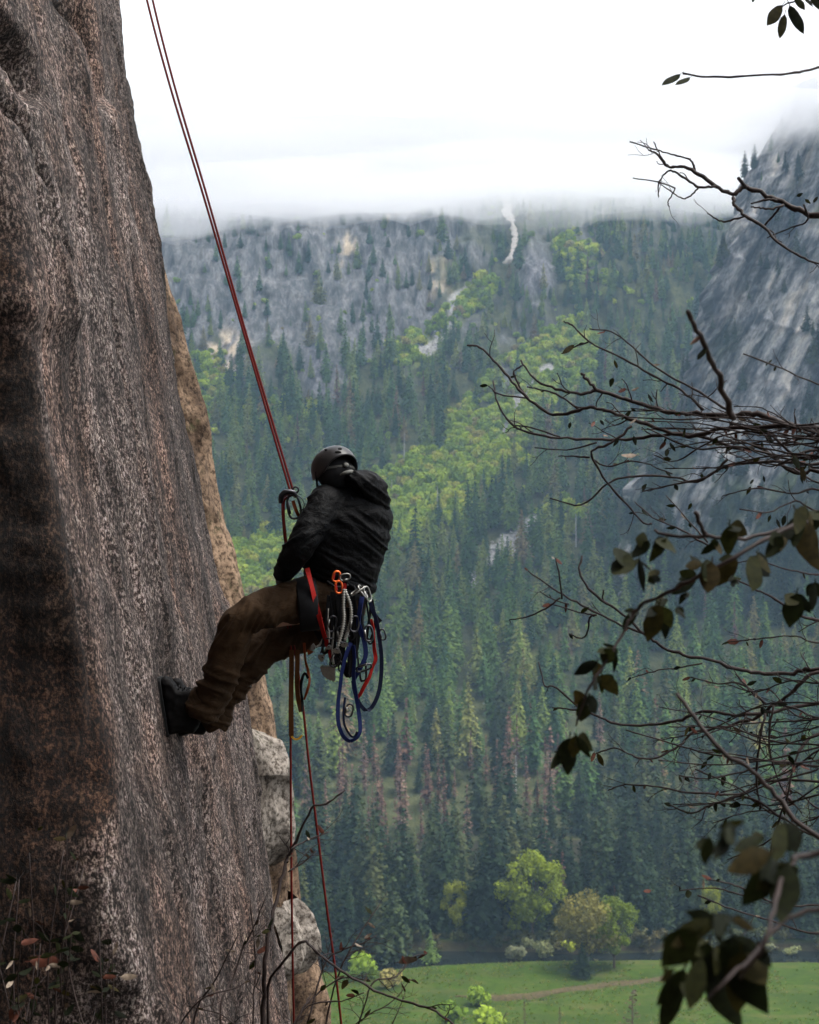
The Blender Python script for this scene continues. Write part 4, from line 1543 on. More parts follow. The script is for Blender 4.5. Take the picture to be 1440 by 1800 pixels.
for cX, cY, a_, lab in ((690, 560, (.2, 0, 1), 'dark carabiner hanging right of the red sling'), (770, 650, (-.2, 0, 1), 'dark carabiner below the ribbed cam stems'), (880, 560, (.1, .2, 1), 'dark carabiner on the black sling left of the blue sling'),
                        (1000, 640, (-.15, 0, 1), 'dark carabiner between the blue sling and the narrow red one'), (720, 860, (.4, 0, 1), 'dark carabiner just above the fanned cam lobes'), (960, 930, (.9, 0, .3), 'dark carabiner lying across where the blue slings meet')):
    f_, g_ = carabiner(Q(cX, cY, 6.775), .075, .042, a_, (1, .3, 0), .0048)
    gear('carabiner', None, None, lab, 'carabiner', 'carabiners on the harness', (('frame', f_, M['dark_metal']), ('gate', g_, M['metal'])))

# blue slings
mb = MB()
strip(mb, [Q(945, 330, 6.79), Q(930, 420, 6.78), Q(915, 560, 6.785), Q(960, 700, 6.79), Q(975, 820, 6.80), Q(935, 920, 6.80), Q(890, 1000, 6.81), Q(872, 1030, 6.815)], .024, 6)
gear('blue_sling', mb, M['blue_web'], 'bright blue sling hanging straight below the silver carabiners', 'sling', 'blue slings')
mb = MB()
strip(mb, [Q(850, 720, 6.77), Q(815, 800, 6.765), Q(775, 960, 6.77), Q(760, 1080, 6.78), Q(742, 1220, 6.79), Q(742, 1380, 6.79), Q(775, 1490, 6.79), Q(825, 1543, 6.79), Q(870, 1540, 6.79), Q(915, 1500, 6.79), Q(928, 1430, 6.79), Q(915, 1300, 6.79), Q(890, 1150, 6.78), Q(872, 1000, 6.775), Q(880, 860, 6.77), Q(870, 740, 6.77)], .021, 6)
gear('blue_sling', mb, M['blue_web'], 'lowest blue sling loop hanging far below the harness', 'sling', 'blue slings')
mb = MB()
strip(mb, [Q(800, 1180, 6.80), Q(788, 1300, 6.80), Q(795, 1410, 6.80), Q(845, 1500, 6.80), Q(880, 1510, 6.80), Q(905, 1470, 6.80)], .012, 6)
gear('blue_sling', mb, M['navy_web'], 'thin dark blue sling inside the lowest blue loop', 'sling', 'blue slings')
mb = MB()
strip(mb, [Q(1010, 380, 6.83), Q(1055, 500, 6.83), Q(1085, 650, 6.84), Q(1108, 850, 6.84), Q(1100, 1050, 6.84), Q(1070, 1180, 6.84), Q(1020, 1270, 6.84), Q(970, 1285, 6.83), Q(915, 1220, 6.83), Q(880, 1120, 6.82), Q(868, 1040, 6.82)], .021, 6)
gear('blue_sling', mb, M['navy_web'], 'dark blue sling bulging out at the right of the gear', 'sling', 'blue slings')
mb = MB()
strip(mb, [Q(1015, 520, 6.80), Q(1035, 600, 6.80), Q(1042, 690, 6.80), Q(1048, 780, 6.80), Q(1058, 860, 6.80), Q(1030, 930, 6.805), Q(1005, 1010, 6.81), Q(965, 1080, 6.81), Q(930, 1150, 6.81), Q(905, 1180, 6.815)], .020, 6)
gear('red_sling', mb, M['red_web'], 'narrow twisted red sling among the blue ones at the right', 'sling')
f_, g_ = carabiner(Q(835, 1290, 6.79), .06, .036, (.2, 0, 1), (1, .2, 0), .005)
gear('carabiner', None, None, 'lowest carabiner hanging inside the blue sling loop', 'carabiner', 'carabiners on the harness', (('frame', f_, M['dark_metal']), ('gate', g_, M['metal'])))
# quickdraw sticking out at the back
a_, f_, g_ = MB(), None, None
strip(a_, [Q(1020, 430, 6.84), Q(1060, 500, 6.84), Q(1100, 545, 6.84)], .024, 5, .35)
f_, g_ = carabiner(Q(1118, 650, 6.84), .052, .026, (-.25, 0, 1), (1, 0, .2), .0042)
gear('quickdraw', None, None, 'black quickdraw sticking out at the right side of the gear', 'quickdraw', parts=(('sling', a_, M['webbing_black']), ('carabiner', f_, M['dark_metal']), ('gate', g_, M['dark_metal'])))
# webbing below the seat
a_, b_ = MB(), MB()
strip(a_, [Q(350, 780, 6.97), Q(348, 950, 6.97), Q(345, 1150, 6.97), Q(345, 1350, 6.97), Q(348, 1510, 6.97)], .026)
strip(b_, [Q(348, 1508, 6.968), Q(375, 1532, 6.968), Q(410, 1528, 6.968), Q(438, 1500, 6.968)], .010, 5, .3, (0, 0, 1))
gear('webbing_strap', None, None, 'tan webbing strap with a yellow end hanging below the left leg', 'strap', 'webbing straps', (('strap', a_, M['tan_web']), ('strap_end', b_, M['yellow_web'])))
mb = MB()
strip(mb, [Q(400, 780, 6.98), Q(398, 900, 6.98), Q(395, 1080, 6.98), Q(410, 1220, 6.985), Q(430, 1300, 6.99)], .024)
gear('webbing_strap', mb, M['tan_web'], 'tan strap tapering down to the slanting rope strand', 'strap', 'webbing straps')
mb = MB()
strip(mb, [Q(455, 720, 6.95), Q(465, 860, 6.95), Q(488, 960, 6.95), Q(500, 1040, 6.95), Q(482, 1120, 6.95), Q(455, 1200, 6.95)], .015)
gear('webbing_strap', mb, M['rust_web'], 'narrow rust orange strap curling right of the tan straps', 'strap', 'webbing straps')
mb = MB()
strip(mb, [Q(490, 1020, 6.945), Q(462, 975, 6.945), Q(436, 1030, 6.945), Q(430, 1120, 6.95), Q(440, 1220, 6.955), Q(442, 1300, 6.96)], .015)
gear('webbing_strap', mb, M['webbing_black'], 'black loop tied round the rust orange strap', 'strap', 'webbing straps')
mb = MB()
mb.loft([[Q(478, 775, 6.9 + t_), Q(545, 795, 6.9 + t_), Q(488, 825, 6.9 + t_)] for t_ in (0, .008)])
gear('webbing_tag', mb, M['rust_web'], 'small orange triangle of webbing below the black leg loop', 'tag')
# ------------------------------------------------------------------ trees and bushes
def leaf_quad(mb, c, size, r, mi=0, tilt=None, aspect=1.0):
    """one small leaf-clump face, a bent quad"""
    a = Vector((r.gauss(0, 1), r.gauss(0, 1), r.gauss(0, 1))) if tilt is None else tilt
    if a.length < 1e-4:
        a = Vector((1, 0, 0))
    a.normalize()
    b = a.orthogonal()
    b.rotate(Matrix.Rotation(r.uniform(0, 6.28), 3, a))
    d_ = a.cross(b)
    s = size * 0.5
    mb.add([c - b * s * aspect, c + d_ * s * r.uniform(0.6, 1.1), c + b * s * aspect, c - d_ * s * r.uniform(0.6, 1.1)], [(0, 1, 2, 3)], mi)


def conifer(seed, H=30.0, R=3.9, levels=30, dens=1.0, bare=0.10, thin=0.75, clump=1.0, taper=0.85):
    r = random.Random(seed)
    tk, cr = MB(), MB()
    lean = Vector((r.uniform(-0.3, 0.3), r.uniform(-0.3, 0.3), 0))
    tk.tube([(0, 0, -1.5), (lean.x * .3, lean.y * .3, H * 0.3), (lean.x * .7, lean.y * .7, H * 0.7), (lean.x, lean.y, H * 0.98)], [0.42, 0.34, 0.2, 0.04], 6)
    side = [r.uniform(0.78, 1.15) for _ in range(8)]
    for i in range(levels):
        t = (i + r.uniform(0, 0.7)) / levels
        z = H * (bare + (1 - bare) * t)
        rad = R * min(1.0, (1 - t) ** taper * 1.12 + 0.02) * (0.55 + 0.45 * min(1, t / 0.12))
        nb = max(3, int(round((8.5 * (1 - t) + 3) * dens)))
        for j in range(nb):
            if r.random() < 0.10:
                continue
            w = 2 * math.pi * (j + r.random()) / nb
            L = rad * r.uniform(0.55, 1.12) * side[int(w / 6.2832 * 8) % 8]
            droop = r.uniform(0.22, 0.5)
            dr = Vector((math.cos(w), math.sin(w), 0))
            npc = max(1, int(L / (1.05 * clump)))
            for q in range(npc + 1):
                f = (q + r.uniform(0.3, 0.9)) / (npc + 1)
                c = Vector((lean.x * t, lean.y * t, z)) + dr * L * f + Vector((r.gauss(0, .16), r.gauss(0, .16), -droop * L * f * f + r.gauss(0, .15)))
                sz = clump * r.uniform(1.0, 1.8) * (0.62 + 0.45 * (1 - t)) * (1.0 if f < 0.8 else 0.8)
                up = (Vector((0, 0, 1)) + dr * r.uniform(0.1, 0.9) + Vector((r.gauss(0, .45), r.gauss(0, .45), 0))).normalized()
                leaf_quad(cr, c, sz, r, 1, up, 1.15)
        if r.random() < 0.25:
            leaf_quad(cr, Vector((0, 0, z)), 1.0, r, 1)
    for q in range(5):
        leaf_quad(cr, Vector((lean.x, lean.y, H * (0.965 + 0.011 * q))), 0.6 - 0.09 * q, r, 1)
    return tk, cr


def snag(seed, H=26.0):
    r = random.Random(seed)
    tk, cr = MB(), MB()
    tk.tube([(0, 0, -1), (0.1, 0, H * .4), (-0.1, 0.1, H * .8), (0.05, 0, H)], [0.4, 0.3, 0.18, 0.05], 6)
    for i in range(38):
        t = r.uniform(0.2, 0.97)
        w = r.uniform(0, 6.28)
        L = (1 - t) * 3.2 * r.uniform(0.4, 1.1) + 0.5
        p = Vector((0, 0, H * t))
        d_ = Vector((math.cos(w), math.sin(w), r.uniform(-0.5, 0.15)))
        cr.tube([p, p + d_ * L * .6, p + d_ * L + Vector((0, 0, -0.2 * L))], [0.09, 0.06, 0.02], 4, 1)
    return tk, cr


def broadleaf(seed, H=24.0, R=7.0, n=6200, lobes=22, base=0.16, leaf=0.62):
    r = random.Random(seed)
    tk, cr = MB(), MB()
    fork = H * base
    tk.tube([(0, 0, -1), (0.1, 0.0, fork * .6), (0.0, 0.1, fork)], [0.5, 0.42, 0.34], 8)
    cs = []
    for i in range(lobes):
        w = 6.283 * i / lobes + r.uniform(-.4, .4)
        t = r.uniform(0.0, 1.0)
        rr = R * (0.25 + 0.62 * math.sin(math.pi * (0.12 + 0.78 * t))) * r.uniform(0.35, 1.12)
        c = Vector((math.cos(w) * rr, math.sin(w) * rr, H * (base + 0.12 + (0.80 - base - 0.06) * t)))
        s = R * r.uniform(0.18, 0.44)
        cs.append((c, s))
        m_ = Vector((c.x * .4, c.y * .4, fork + (c.z - fork) * .55))
        tk.tube([(0, 0, fork * .9), m_, c], [0.26, 0.16, 0.05], 5)
    cs.append((Vector((0, 0, H * 0.86)), R * 0.36))
    for i in range(n):
        c, s = cs[i % len(cs)]
        dv = Vector((r.gauss(0, 1), r.gauss(0, 1), r.gauss(0, 0.8))).normalized()
        rad = s * r.uniform(0.6, 1.1)
        p = c + dv * rad
        p.z = min(p.z, H)
        leaf_quad(cr, p, leaf * r.uniform(0.6, 1.3), r, 1, (dv + Vector((r.gauss(0, .6), r.gauss(0, .6), r.gauss(0.2, .6)))))
    return tk, cr


def bush(seed, H=5.0, R=3.2, n=420, leaf=0.8):
    r = random.Random(seed)
    tk, cr = MB(), MB()
    for i in range(5):
        w = r.uniform(0, 6.28)
        tk.tube([(0, 0, -0.5), (math.cos(w) * R * .3, math.sin(w) * R * .3, H * .4), (math.cos(w) * R * .6, math.sin(w) * R * .6, H * .8)], [0.12, 0.08, 0.03], 4)
    lob = [(Vector((r.uniform(-.5, .5) * R, r.uniform(-.5, .5) * R, H * r.uniform(.35, .7))), R * r.uniform(.35, .6)) for _ in range(7)]
    for i in range(n):
        c, s = lob[i % 7]
        dv = Vector((r.gauss(0, 1), r.gauss(0, 1), r.gauss(0.15, 0.8))).normalized()
        p = c + dv * s * r.uniform(0.6, 1.05)
        p.z = max(p.z, 0.05)
        leaf_quad(cr, p, leaf * r.uniform(0.6, 1.3), r, 1, dv + Vector((r.gauss(0, .5), r.gauss(0, .5), r.gauss(0.2, .5))))
    return tk, cr


def sapling(seed, H=11.0):
    r = random.Random(seed)
    tk, cr = MB(), MB()
    tk.tube([(0, 0, -.5), (0.1, 0, H * .5), (0, 0.05, H)], [0.16, 0.1, 0.02], 5)
    for i in range(46):
        t = r.uniform(0.12, 0.98)
        w = r.uniform(0, 6.28)
        L = (1 - t) * 2.0 * r.uniform(.5, 1.1) + 0.35
        p = Vector((0, 0, H * t))
        d_ = Vector((math.cos(w), math.sin(w), 0.5))
        cr.tube([p, p + d_ * L], [0.05, 0.015], 3, 1)
        for q in range(2):
            leaf_quad(cr, p + d_ * L * r.uniform(.4, 1), 0.35, r, 1)
    return tk, cr


M['bark'] = plain('conifer_bark', (0.075, 0.055, 0.042), 0.95, 0.1, scale=3)
M['grey_bark'] = plain('dead_grey_wood', (0.42, 0.40, 0.38), 0.9, 0.1, scale=3)
M['needles'] = foliage('conifer_needles', [(0.0, (0.022, 0.058, 0.020)), (0.3, (0.045, 0.10, 0.028)), (0.55, (0.085, 0.155, 0.036)), (0.75, (0.14, 0.205, 0.042)), (0.9, (0.20, 0.24, 0.055)), (1.0, (0.19, 0.125, 0.07))], 0.3)
M['dead_needles'] = foliage('dead_conifer_needles', [(0.0, (0.12, 0.062, 0.05)), (0.5, (0.15, 0.085, 0.06)), (1.0, (0.20, 0.13, 0.10))], 0.3)
M['leaves'] = foliage('spring_leaves', [(0.0, (0.12, 0.165, 0.016)), (0.5, (0.19, 0.24, 0.02)), (1.0, (0.23, 0.25, 0.03))], 0.35, 0.35)
M['oak_leaves'] = foliage('olive_oak_leaves', [(0.0, (0.15, 0.14, 0.035)), (0.5, (0.19, 0.17, 0.04)), (1.0, (0.22, 0.17, 0.05))], 0.3, 0.3)
M['brush'] = foliage('hillside_brush', [(0.0, (0.13, 0.21, 0.022)), (0.35, (0.22, 0.32, 0.03)), (0.7, (0.34, 0.43, 0.04)), (0.9, (0.42, 0.44, 0.06)), (1.0, (0.24, 0.19, 0.08))], 0.5, 0.3)
M['willow'] = foliage('pale_willow', [(0.0, (0.17, 0.18, 0.10)), (1.0, (0.21, 0.23, 0.09))], 0.6, 0.3)
M['twigs'] = plain('bare_brown_twigs', (0.11, 0.075, 0.05), 0.9, 0.1)

# prototypes: (trunk mesh, crown mesh, joined mesh, own height)
PROTO = {}


def proto(kind, pair, H, tm, cm, tname='trunk', cname='crown'):
    tk, cr = pair
    t = bpy.data.meshes.new(tname)
    t.from_pydata(tk.v, [], tk.f)
    t.materials.append(tm)
    c = bpy.data.meshes.new(cname)
    c.from_pydata(cr.v, [], cr.f)
    c.materials.append(cm)
    j = bpy.data.meshes.new(kind)
    b = len(tk.v)
    j.from_pydata(tk.v + cr.v, [], tk.f + [tuple(q + b for q in f) for f in cr.f])
    j.materials.append(tm)
    j.materials.append(cm)
    j.polygons.foreach_set('material_index', np.array([0] * len(tk.f) + [1] * len(cr.f), np.int32))
    for m_ in (t, c, j):
        m_.update()
    PROTO.setdefault(kind, []).append((t, c, j, H, tname, cname))


for q, (R_, tp, th) in enumerate(((6.6, 0.72, 1.15), (5.6, 0.62, 1.15), (7.4, 0.8, 1.25), (5.0, 0.58, 1.05), (6.6, 0.85, 1.1))):
    proto('conifer', conifer(100 + q, 30, R_, 30, th, 0.05 + 0.04 * (q % 3), taper=tp), 30.0, M['bark'], M['needles'])
M['dark_needles'] = foliage('dark_conifer_needles', [(0.0, (0.012, 0.026, 0.012)), (0.4, (0.022, 0.042, 0.016)), (0.75, (0.042, 0.062, 0.022)), (1.0, (0.075, 0.085, 0.03))], 0.3)  # dark green conifers, deepened in colour to offset the even haze
for q, (R_, tp, th) in enumerate(((6.6, 0.72, 1.15), (5.6, 0.62, 1.15), (7.2, 0.8, 1.25), (5.0, 0.58, 1.05))):
    proto('dark_conifer', conifer(120 + q, 30, R_, 30, th, 0.03 + 0.03 * (q % 3), taper=tp), 30.0, M['bark'], M['dark_needles'])
for q in range(2):
    proto('dead_conifer', conifer(130 + q, 28, 3.0, 24, 0.6, 0.12, clump=0.85, taper=0.8), 28.0, M['bark'], M['dead_needles'])
for q in range(2):
    proto('snag', snag(140 + q), 26.0, M['grey_bark'], M['grey_bark'], 'trunk', 'limbs')
for q in range(2):
    proto('broadleaf_tree', broadleaf(150 + q, 24, 8.0), 24.0, M['bark'], M['leaves'])
proto('oak_tree', broadleaf(160, 24, 9.0, 7400, 24, 0.2, 0.6), 24.0, M['bark'], M['oak_leaves'])
for q in range(3):
    proto('shrub', bush(170 + q), 5.0, M['bark'], M['brush'], 'stems', 'leaves')
M['bank_leaves'] = foliage('dull_bank_leaves', [(0.0, (0.035, 0.045, 0.016)), (0.5, (0.06, 0.07, 0.022)), (1.0, (0.10, 0.085, 0.035))], 0.5)
for q in range(2):
    proto('bank_shrub', bush(185 + q, 5, 3.4, 300, 0.8), 5.0, M['bark'], M['bank_leaves'], 'stems', 'leaves')
proto('willow_shrub', bush(180, 5, 3.4, 520, 0.6), 5.0, M['bark'], M['willow'], 'stems', 'leaves')
proto('sapling', sapling(190), 11.0, M['twigs'], M['twigs'], 'stem', 'twigs')


def plant(kind, v_, loc, h, rot, width=1.0, label=None, cat='tree', group=None, parts=True):
    t, c, j, H, tn, cn = PROTO[kind][v_ % len(PROTO[kind])]
    s = h / H
    if parts:
        e = empty(kind.replace('dark_', ''), loc)
        e.scale = (s * width, s * width, s)
        e.rotation_euler = (0, 0, rot)
        link(bpy.data.objects.new(tn, t), e)
        link(bpy.data.objects.new(cn, c), e)
    else:
        e = link(bpy.data.objects.new(kind, j))
        e.location = loc
        e.scale = (s * width, s * width, s)
        e.rotation_euler = (0, 0, rot)
    return tag(e, label, cat, group)


def on_ground(px, py):
    """point of the valley floor seen at photo pixel px, py"""
    D = 150.0 * F / (py - 900.0)
    for _ in range(6):
        x = (px - 720) / F * D
        z = float(ground_z(np.array([x]), np.array([D]))[0])
        D = (CAMZ - z) * F / (py - 900.0)
    return Vector(((px - 720) / F * D, D, z))


def place(kind, px, base, top, label, cat='tree', v_=0, width=1.0, group=None):
    p = on_ground(px, base)
    h = (base - top) / F * p.y
    return plant(kind, v_, p, h, random.uniform(0, 6.28), width, label, cat, group)


KEEP = []          # (px, radius px) columns at the river that the hand-placed trees own
place('dark_conifer', 690, 1693, 1533, 'big dark conifer with pointed crown on the left bank beside the river', v_=2, width=1.15)
place('dark_conifer', 607, 1672, 1522, 'big dark conifer seen between the right hanging rope and the taller bank conifer', v_=0, width=1.1)
place('dark_conifer', 650, 1668, 1545, 'shorter dark conifer squeezed between the two big bank conifers', v_=3)
place('dark_conifer', 560, 1690, 1560, 'dark conifer partly behind the pale rock knob', v_=1)
place('broadleaf_tree', 936, 1652, 1492, 'tall bright yellow green broadleaf tree in front of the dark forest', v_=0, width=1.0)
place('broadleaf_tree', 925, 1656, 1552, 'lower bright green broadleaf tree at the foot of the tall yellow green one', v_=1, width=1.15)
place('broadleaf_tree', 797, 1645, 1545, 'small yellow green broadleaf tree left of the tall bright one', v_=1, width=0.85)
place('broadleaf_tree', 862, 1640, 1518, 'slim dull green broadleaf tree between the two yellow green ones', v_=0, width=0.5)
place('oak_tree', 1034, 1703, 1560, 'large olive brown oak standing in the meadow by the river', v_=0, width=1.02)
place('broadleaf_tree', 1080, 1702, 1574, 'greener broadleaf tree growing against the right side of the olive oak', v_=0, width=0.95)
place('dark_conifer', 1023, 1718, 1656, 'small dark conifer in the meadow at the foot of the olive oak', v_=2, width=1.6)
place('conifer', 757, 1696, 1634, 'small green conifer standing alone on the left river bank', v_=4, width=1.3)
place('broadleaf_tree', 1248, 1650, 1555, 'pale green tree at the forest edge behind the right hand branches', v_=1, width=0.6)
place('broadleaf_tree', 1402, 1640, 1570, 'pale green tree at the far right forest edge', v_=0, width=0.8)
place('willow_shrub', 906, 1692, 1658, 'pale grey green willow bush at the water edge left of the rounder bush', 'bush', width=1.0)
place('willow_shrub', 953, 1688, 1648, 'round pale green bush at the water edge left of the olive oak', 'bush', width=0.8)
place('willow_shrub', 928, 1668, 1645, 'small bush on the far bank between the two waterside bushes', 'bush', width=0.8)
place('shrub', 640, 1722, 1672, 'green bush on the near bank behind the right hanging rope', 'bush', v_=0, width=0.9)
place('shrub', 690, 1735, 1700, 'low dark bush on the near bank below the big conifer', 'bush', v_=1)
place('shrub', 845, 1768, 1734, 'dull olive bush in the meadow above the bright green one', 'bush', v_=1, width=1.0)
place('shrub', 792, 1812, 1758, 'round bright green bush at the bottom edge of the meadow', 'bush', v_=2, width=0.95)
place('shrub', 868, 1822, 1766, 'bright green bush at the bottom edge just right of the round one', 'bush', v_=0, width=1.1)
place('sapling', 1112, 1830, 1738, 'bare brown twiggy sapling at the bottom of the meadow', 'sapling', width=1.5)
place('sapling', 922, 1822, 1758, 'thin bare sapling standing right of the bright green bushes', 'sapling', width=0.6)
place('sapling', 984, 1822, 1768, 'faint thin sapling midway between the other two bare ones', 'sapling', width=0.7)
place('willow_shrub', 1395, 1680, 1662, 'low pale bush on the far bank at the right edge', 'bush', width=1.5)
place('willow_shrub', 1345, 1676, 1655, 'pale bush on the far bank behind the dark near leaves', 'bush', width=1.3)
place('shrub', 1000, 1672, 1652, 'low dark bush on the far bank left of the olive oak', 'bush', v_=2, width=1.2)

# ------------------------------------------------------------------ the forest
cx_, cs_ = np.meshgrid(np.arange(-520, 520, 11.6), np.arange(-24, ARC - 250, 12.0))
cx_ = cx_ + rng.uniform(-5.6, 5.6, cx_.shape)
cs_ = cs_ + rng.uniform(-5.8, 5.8, cs_.shape)
ex_ = rng.uniform(-330, 330, 700)
es_ = rng.uniform(-28, 14, 700)
cx_, cs_ = np.concatenate([cx_.ravel(), ex_]), np.concatenate([cs_.ravel(), es_])
low = cs_ < 30
gx_, gy_, gz_ = mountain(cx_, np.maximum(cs_, 0))
ymix = np.where(low, 515 + cs_, gy_)
zmix = np.where(low, ground_z(cx_, ymix), gz_)
gx_, gy_, gz_ = cx_, ymix, zmix
ok = gy_ > far_shore(cx_) + 3.2
px_, py2 = proj(gx_, gy_, gz_)
rkv, bsv, scv = rockness(px_, py2), brushness(px_, py2), screeness(px_, py2)
upper = smooth((620 - py2) / 160)
clump_n = fbm(px_ / 38.0, py2 / 38.0, 0, 3, 77)
den = (1 - 0.3 * upper * smooth((900 - px_) / 60)) * (1 - np.clip(0.85 * rkv, 0, 0.62)) * (1 - 0.975 * bsv) * (1 - scv) * np.clip(0.95 + 0.5 * clump_n, 0.15, 1) * (seg_d(px_, py2 - 8, [(a_, b_) for a_, b_, w_ in snow_line]) > 13)
u_ = rng.random(len(gx_))
is_con = ok & (u_ < den)
con = np.where(is_con)[0]
h_ = rng.normal(26, 8, len(gx_)).clip(8, 44) * (1 - 0.2 * smooth((py2 * -1 + 760) / 300))
h_ = h_ * np.where(py2 < 640, rng.uniform(0.65, 1.1, len(gx_)), 1) * (1 + 0.12 * clump_n)
# dead trees gather in the reddish belt above the valley floor
belt = blob(px_, py2, 720, 1440, 190, 80) * 1.0 + blob(px_, py2, 940, 1370, 60, 80) * 0.6 + blob(px_, py2, 1290, 1100, 90, 70) * 0.3 + 0.03
is_dead = is_con & (rng.random(len(gx_)) < belt * smooth(0.7 + 1.1 * clump_n))

# brush candidates lie on a denser net
bx_, bs_ = np.meshgrid(np.arange(-440, 440, 5.0), np.arange(300, ARC - 300, 5.2))
bx_ = (bx_ + rng.uniform(-2.4, 2.4, bx_.shape)).ravel()
bs_ = (bs_ + rng.uniform(-2.4, 2.4, bs_.shape)).ravel()
b_x, b_y, b_z = mountain(bx_, bs_)
bpx, bpy_ = proj(b_x, b_y, b_z)
bden = 1.0 * brushness(bpx, bpy_) * (1 - screeness(bpx, bpy_)) + 0.008 * (rockness(bpx, bpy_) > 0.3) + 0.03 * (rockness(bpx, bpy_) < 0.3)
bk = np.where(rng.random(len(b_x)) < bden)[0]
b_h = rng.uniform(3.0, 9.5, len(b_x)) * np.where(brushness(bpx, bpy_) > 0.3, 1.15, 0.75)

# trees on the granite cliff's ledges
r_, c_ = GX.shape
gi = rng.integers(0, r_, 5200)
gj = rng.integers(20, 120, 5200)
gsel = rng.random(5200) < np.clip((0.03 + GV[gi, gj] * 0.45), 0, 1) * np.clip(0.35 + 0.65 * smooth((180 - GZ[gi, gj]) / 120), 0, 1)
gi, gj = gi[gsel], gj[gsel]
g_x, g_y, g_z = GX[gi, gj], GY[gi, gj], GZ[gi, gj]
g_h = rng.uniform(7, 20, len(g_x)) * np.where(g_z < 130, 1.3, 1)

# everything in one list: x, y, z, height, width factor, kind
items = []
for i in con:
    items.append((gx_[i], gy_[i], gz_[i], h_[i], 0.95, 1 if is_dead[i] else (4 if gy_[i] < 590 + 130 * rng.random() else 0)))
for x, y, z, h in zip(g_x, g_y, g_z, g_h):
    items.append((x, y, z, h, 1.15, 4))
for i in bk:
    items.append((b_x[i], b_y[i], b_z[i], b_h[i], 0.95, 2))
for px, base, top in ((911, 1424, 1322), (1165, 1120, 1050), (714, 806, 755), (768, 905, 850), (1010, 960, 900), (690, 880, 840)):
    p = on_mountain(px, base)
    items.append((p.x, p.y, p.z, (base - top) / F * p.y, 1.0, 3))
# low dull bushes crowding the far bank
bxx = rng.uniform(-60, 190, 170)
byy = far_shore(bxx) + rng.uniform(-0.6, 3.5, 170)
bzz = ground_z(bxx, byy)
for x, y, z in zip(bxx, byy, bzz):
    items.append((x, y, z, float(rng.uniform(2.0, 4.8)), 1.0, 5))
# the tree on the skyline of the granite cliff and neighbours
for vv_, u__, h in ((232, 0.21, 15), (262, 0.23, 9), (300, 0.22, 8), (210, 0.30, 8)):
    X_, Y_, Z_ = granite(np.array([u__]), np.array([float(vv_)]))
    items.append((X_[0], Y_[0] + 1, Z_[0] - 0.5, h, 0.8, 0))
A = np.array(items)
BASE_R = {5: 3.2 / 5, 4: 6.0 / 30, 0: 6.0 / 30, 1: 3.0 / 28, 2: 3.2 / 5, 3: 2.0 / 26}
rad_ = np.array([BASE_R[int(k_)] for k_ in A[:, 5]]) * A[:, 3] * A[:, 4]
ip, ib = proj(A[:, 0], A[:, 1], A[:, 2])
it = ib - A[:, 3] / A[:, 1] * F
iw = rad_ / A[:, 1] * F
# which of them show largest: near to far, each fills its triangle on a coarse mask
Q = 3.0
mask = np.zeros((600, 480), bool)
rows = np.arange(600) * Q
edge_l = np.interp(rows, [0, 390, 640, 860, 1060, 1290, 1310, 1500, 1690, 1800], [205, 262, 335, 387, 440, 490, 507, 525, 560, 585])
for r__ in range(600):
    mask[r__, :int(edge_l[r__] / Q)] = True
clx = [(785, 550, 627), (860, 510, 683), (1000, 490, 680), (1040, 440, 660), (1090, 395, 675), (1200, 330, 670), (1290, 290, 560)]
for r__ in range(int(785 / Q), int(1290 / Q)):
    a_ = int(np.interp(r__ * Q, [c__[0] for c__ in clx], [c__[1] for c__ in clx]) / Q)
    b_ = int(np.interp(r__ * Q, [c__[0] for c__ in clx], [c__[2] for c__ in clx]) / Q)
    mask[r__, a_:b_] = True
vis_ = np.zeros(len(A))
for i in np.argsort(A[:, 1]):
    y0, y1 = max(0, int(it[i] / Q)), min(599, int(ib[i] / Q))
    if y1 <= y0 or ip[i] < -30 or ip[i] > 1470:
        continue
    for r__ in range(y0, y1 + 1):
        f_ = (r__ * Q - it[i]) / max(1.0, ib[i] - it[i])
        w_ = iw[i] * (min(1, f_ * 1.15) if A[i, 5] not in (2, 5) else 1)
        a_, b_ = max(0, int((ip[i] - w_) / Q)), min(480, int((ip[i] + w_) / Q) + 1)
        if b_ > a_:
            seg = mask[r__, a_:b_]
            vis_[i] += (~seg).sum()
            seg[:] = True
KN = {5: 'bank_shrub', 4: 'dark_conifer', 0: 'conifer', 1: 'dead_conifer', 2: 'shrub', 3: 'snag'}


def zone(px, py, D):
    col = ('behind the hanging ropes', 'right of the hanging ropes', 'left of the bright green trees', 'behind the bright green trees', 'behind the olive oak', 'behind the right hand leaves')[int(np.searchsorted([590, 690, 780, 980, 1130], px))]
    if D < 545:
        return 'at the river edge forest, ' + col
    if py > 1490:
        return 'in the forest above the river, ' + col
    if py > 1330:
        return 'in the reddish belt, ' + col
    col = ('left of the climber', 'below the hanging slings', 'just right of the climber', 'midway between climber and branches', 'behind the bare branches')[int(np.searchsorted([510, 660, 800, 1000], px))]
    if py > 1100:
        return 'on the lower slope, ' + (col if col != 'left of the climber' else 'left of the ropes')
    col = ('near the red rope', 'around the helmet', 'above the bright brush', 'right of the bright brush', 'behind the bare branches')[int(np.searchsorted([520, 660, 850, 1000], px))]
    if py > 860:
        return 'at climber height, ' + col
    return 'high below the cliffs, ' + col


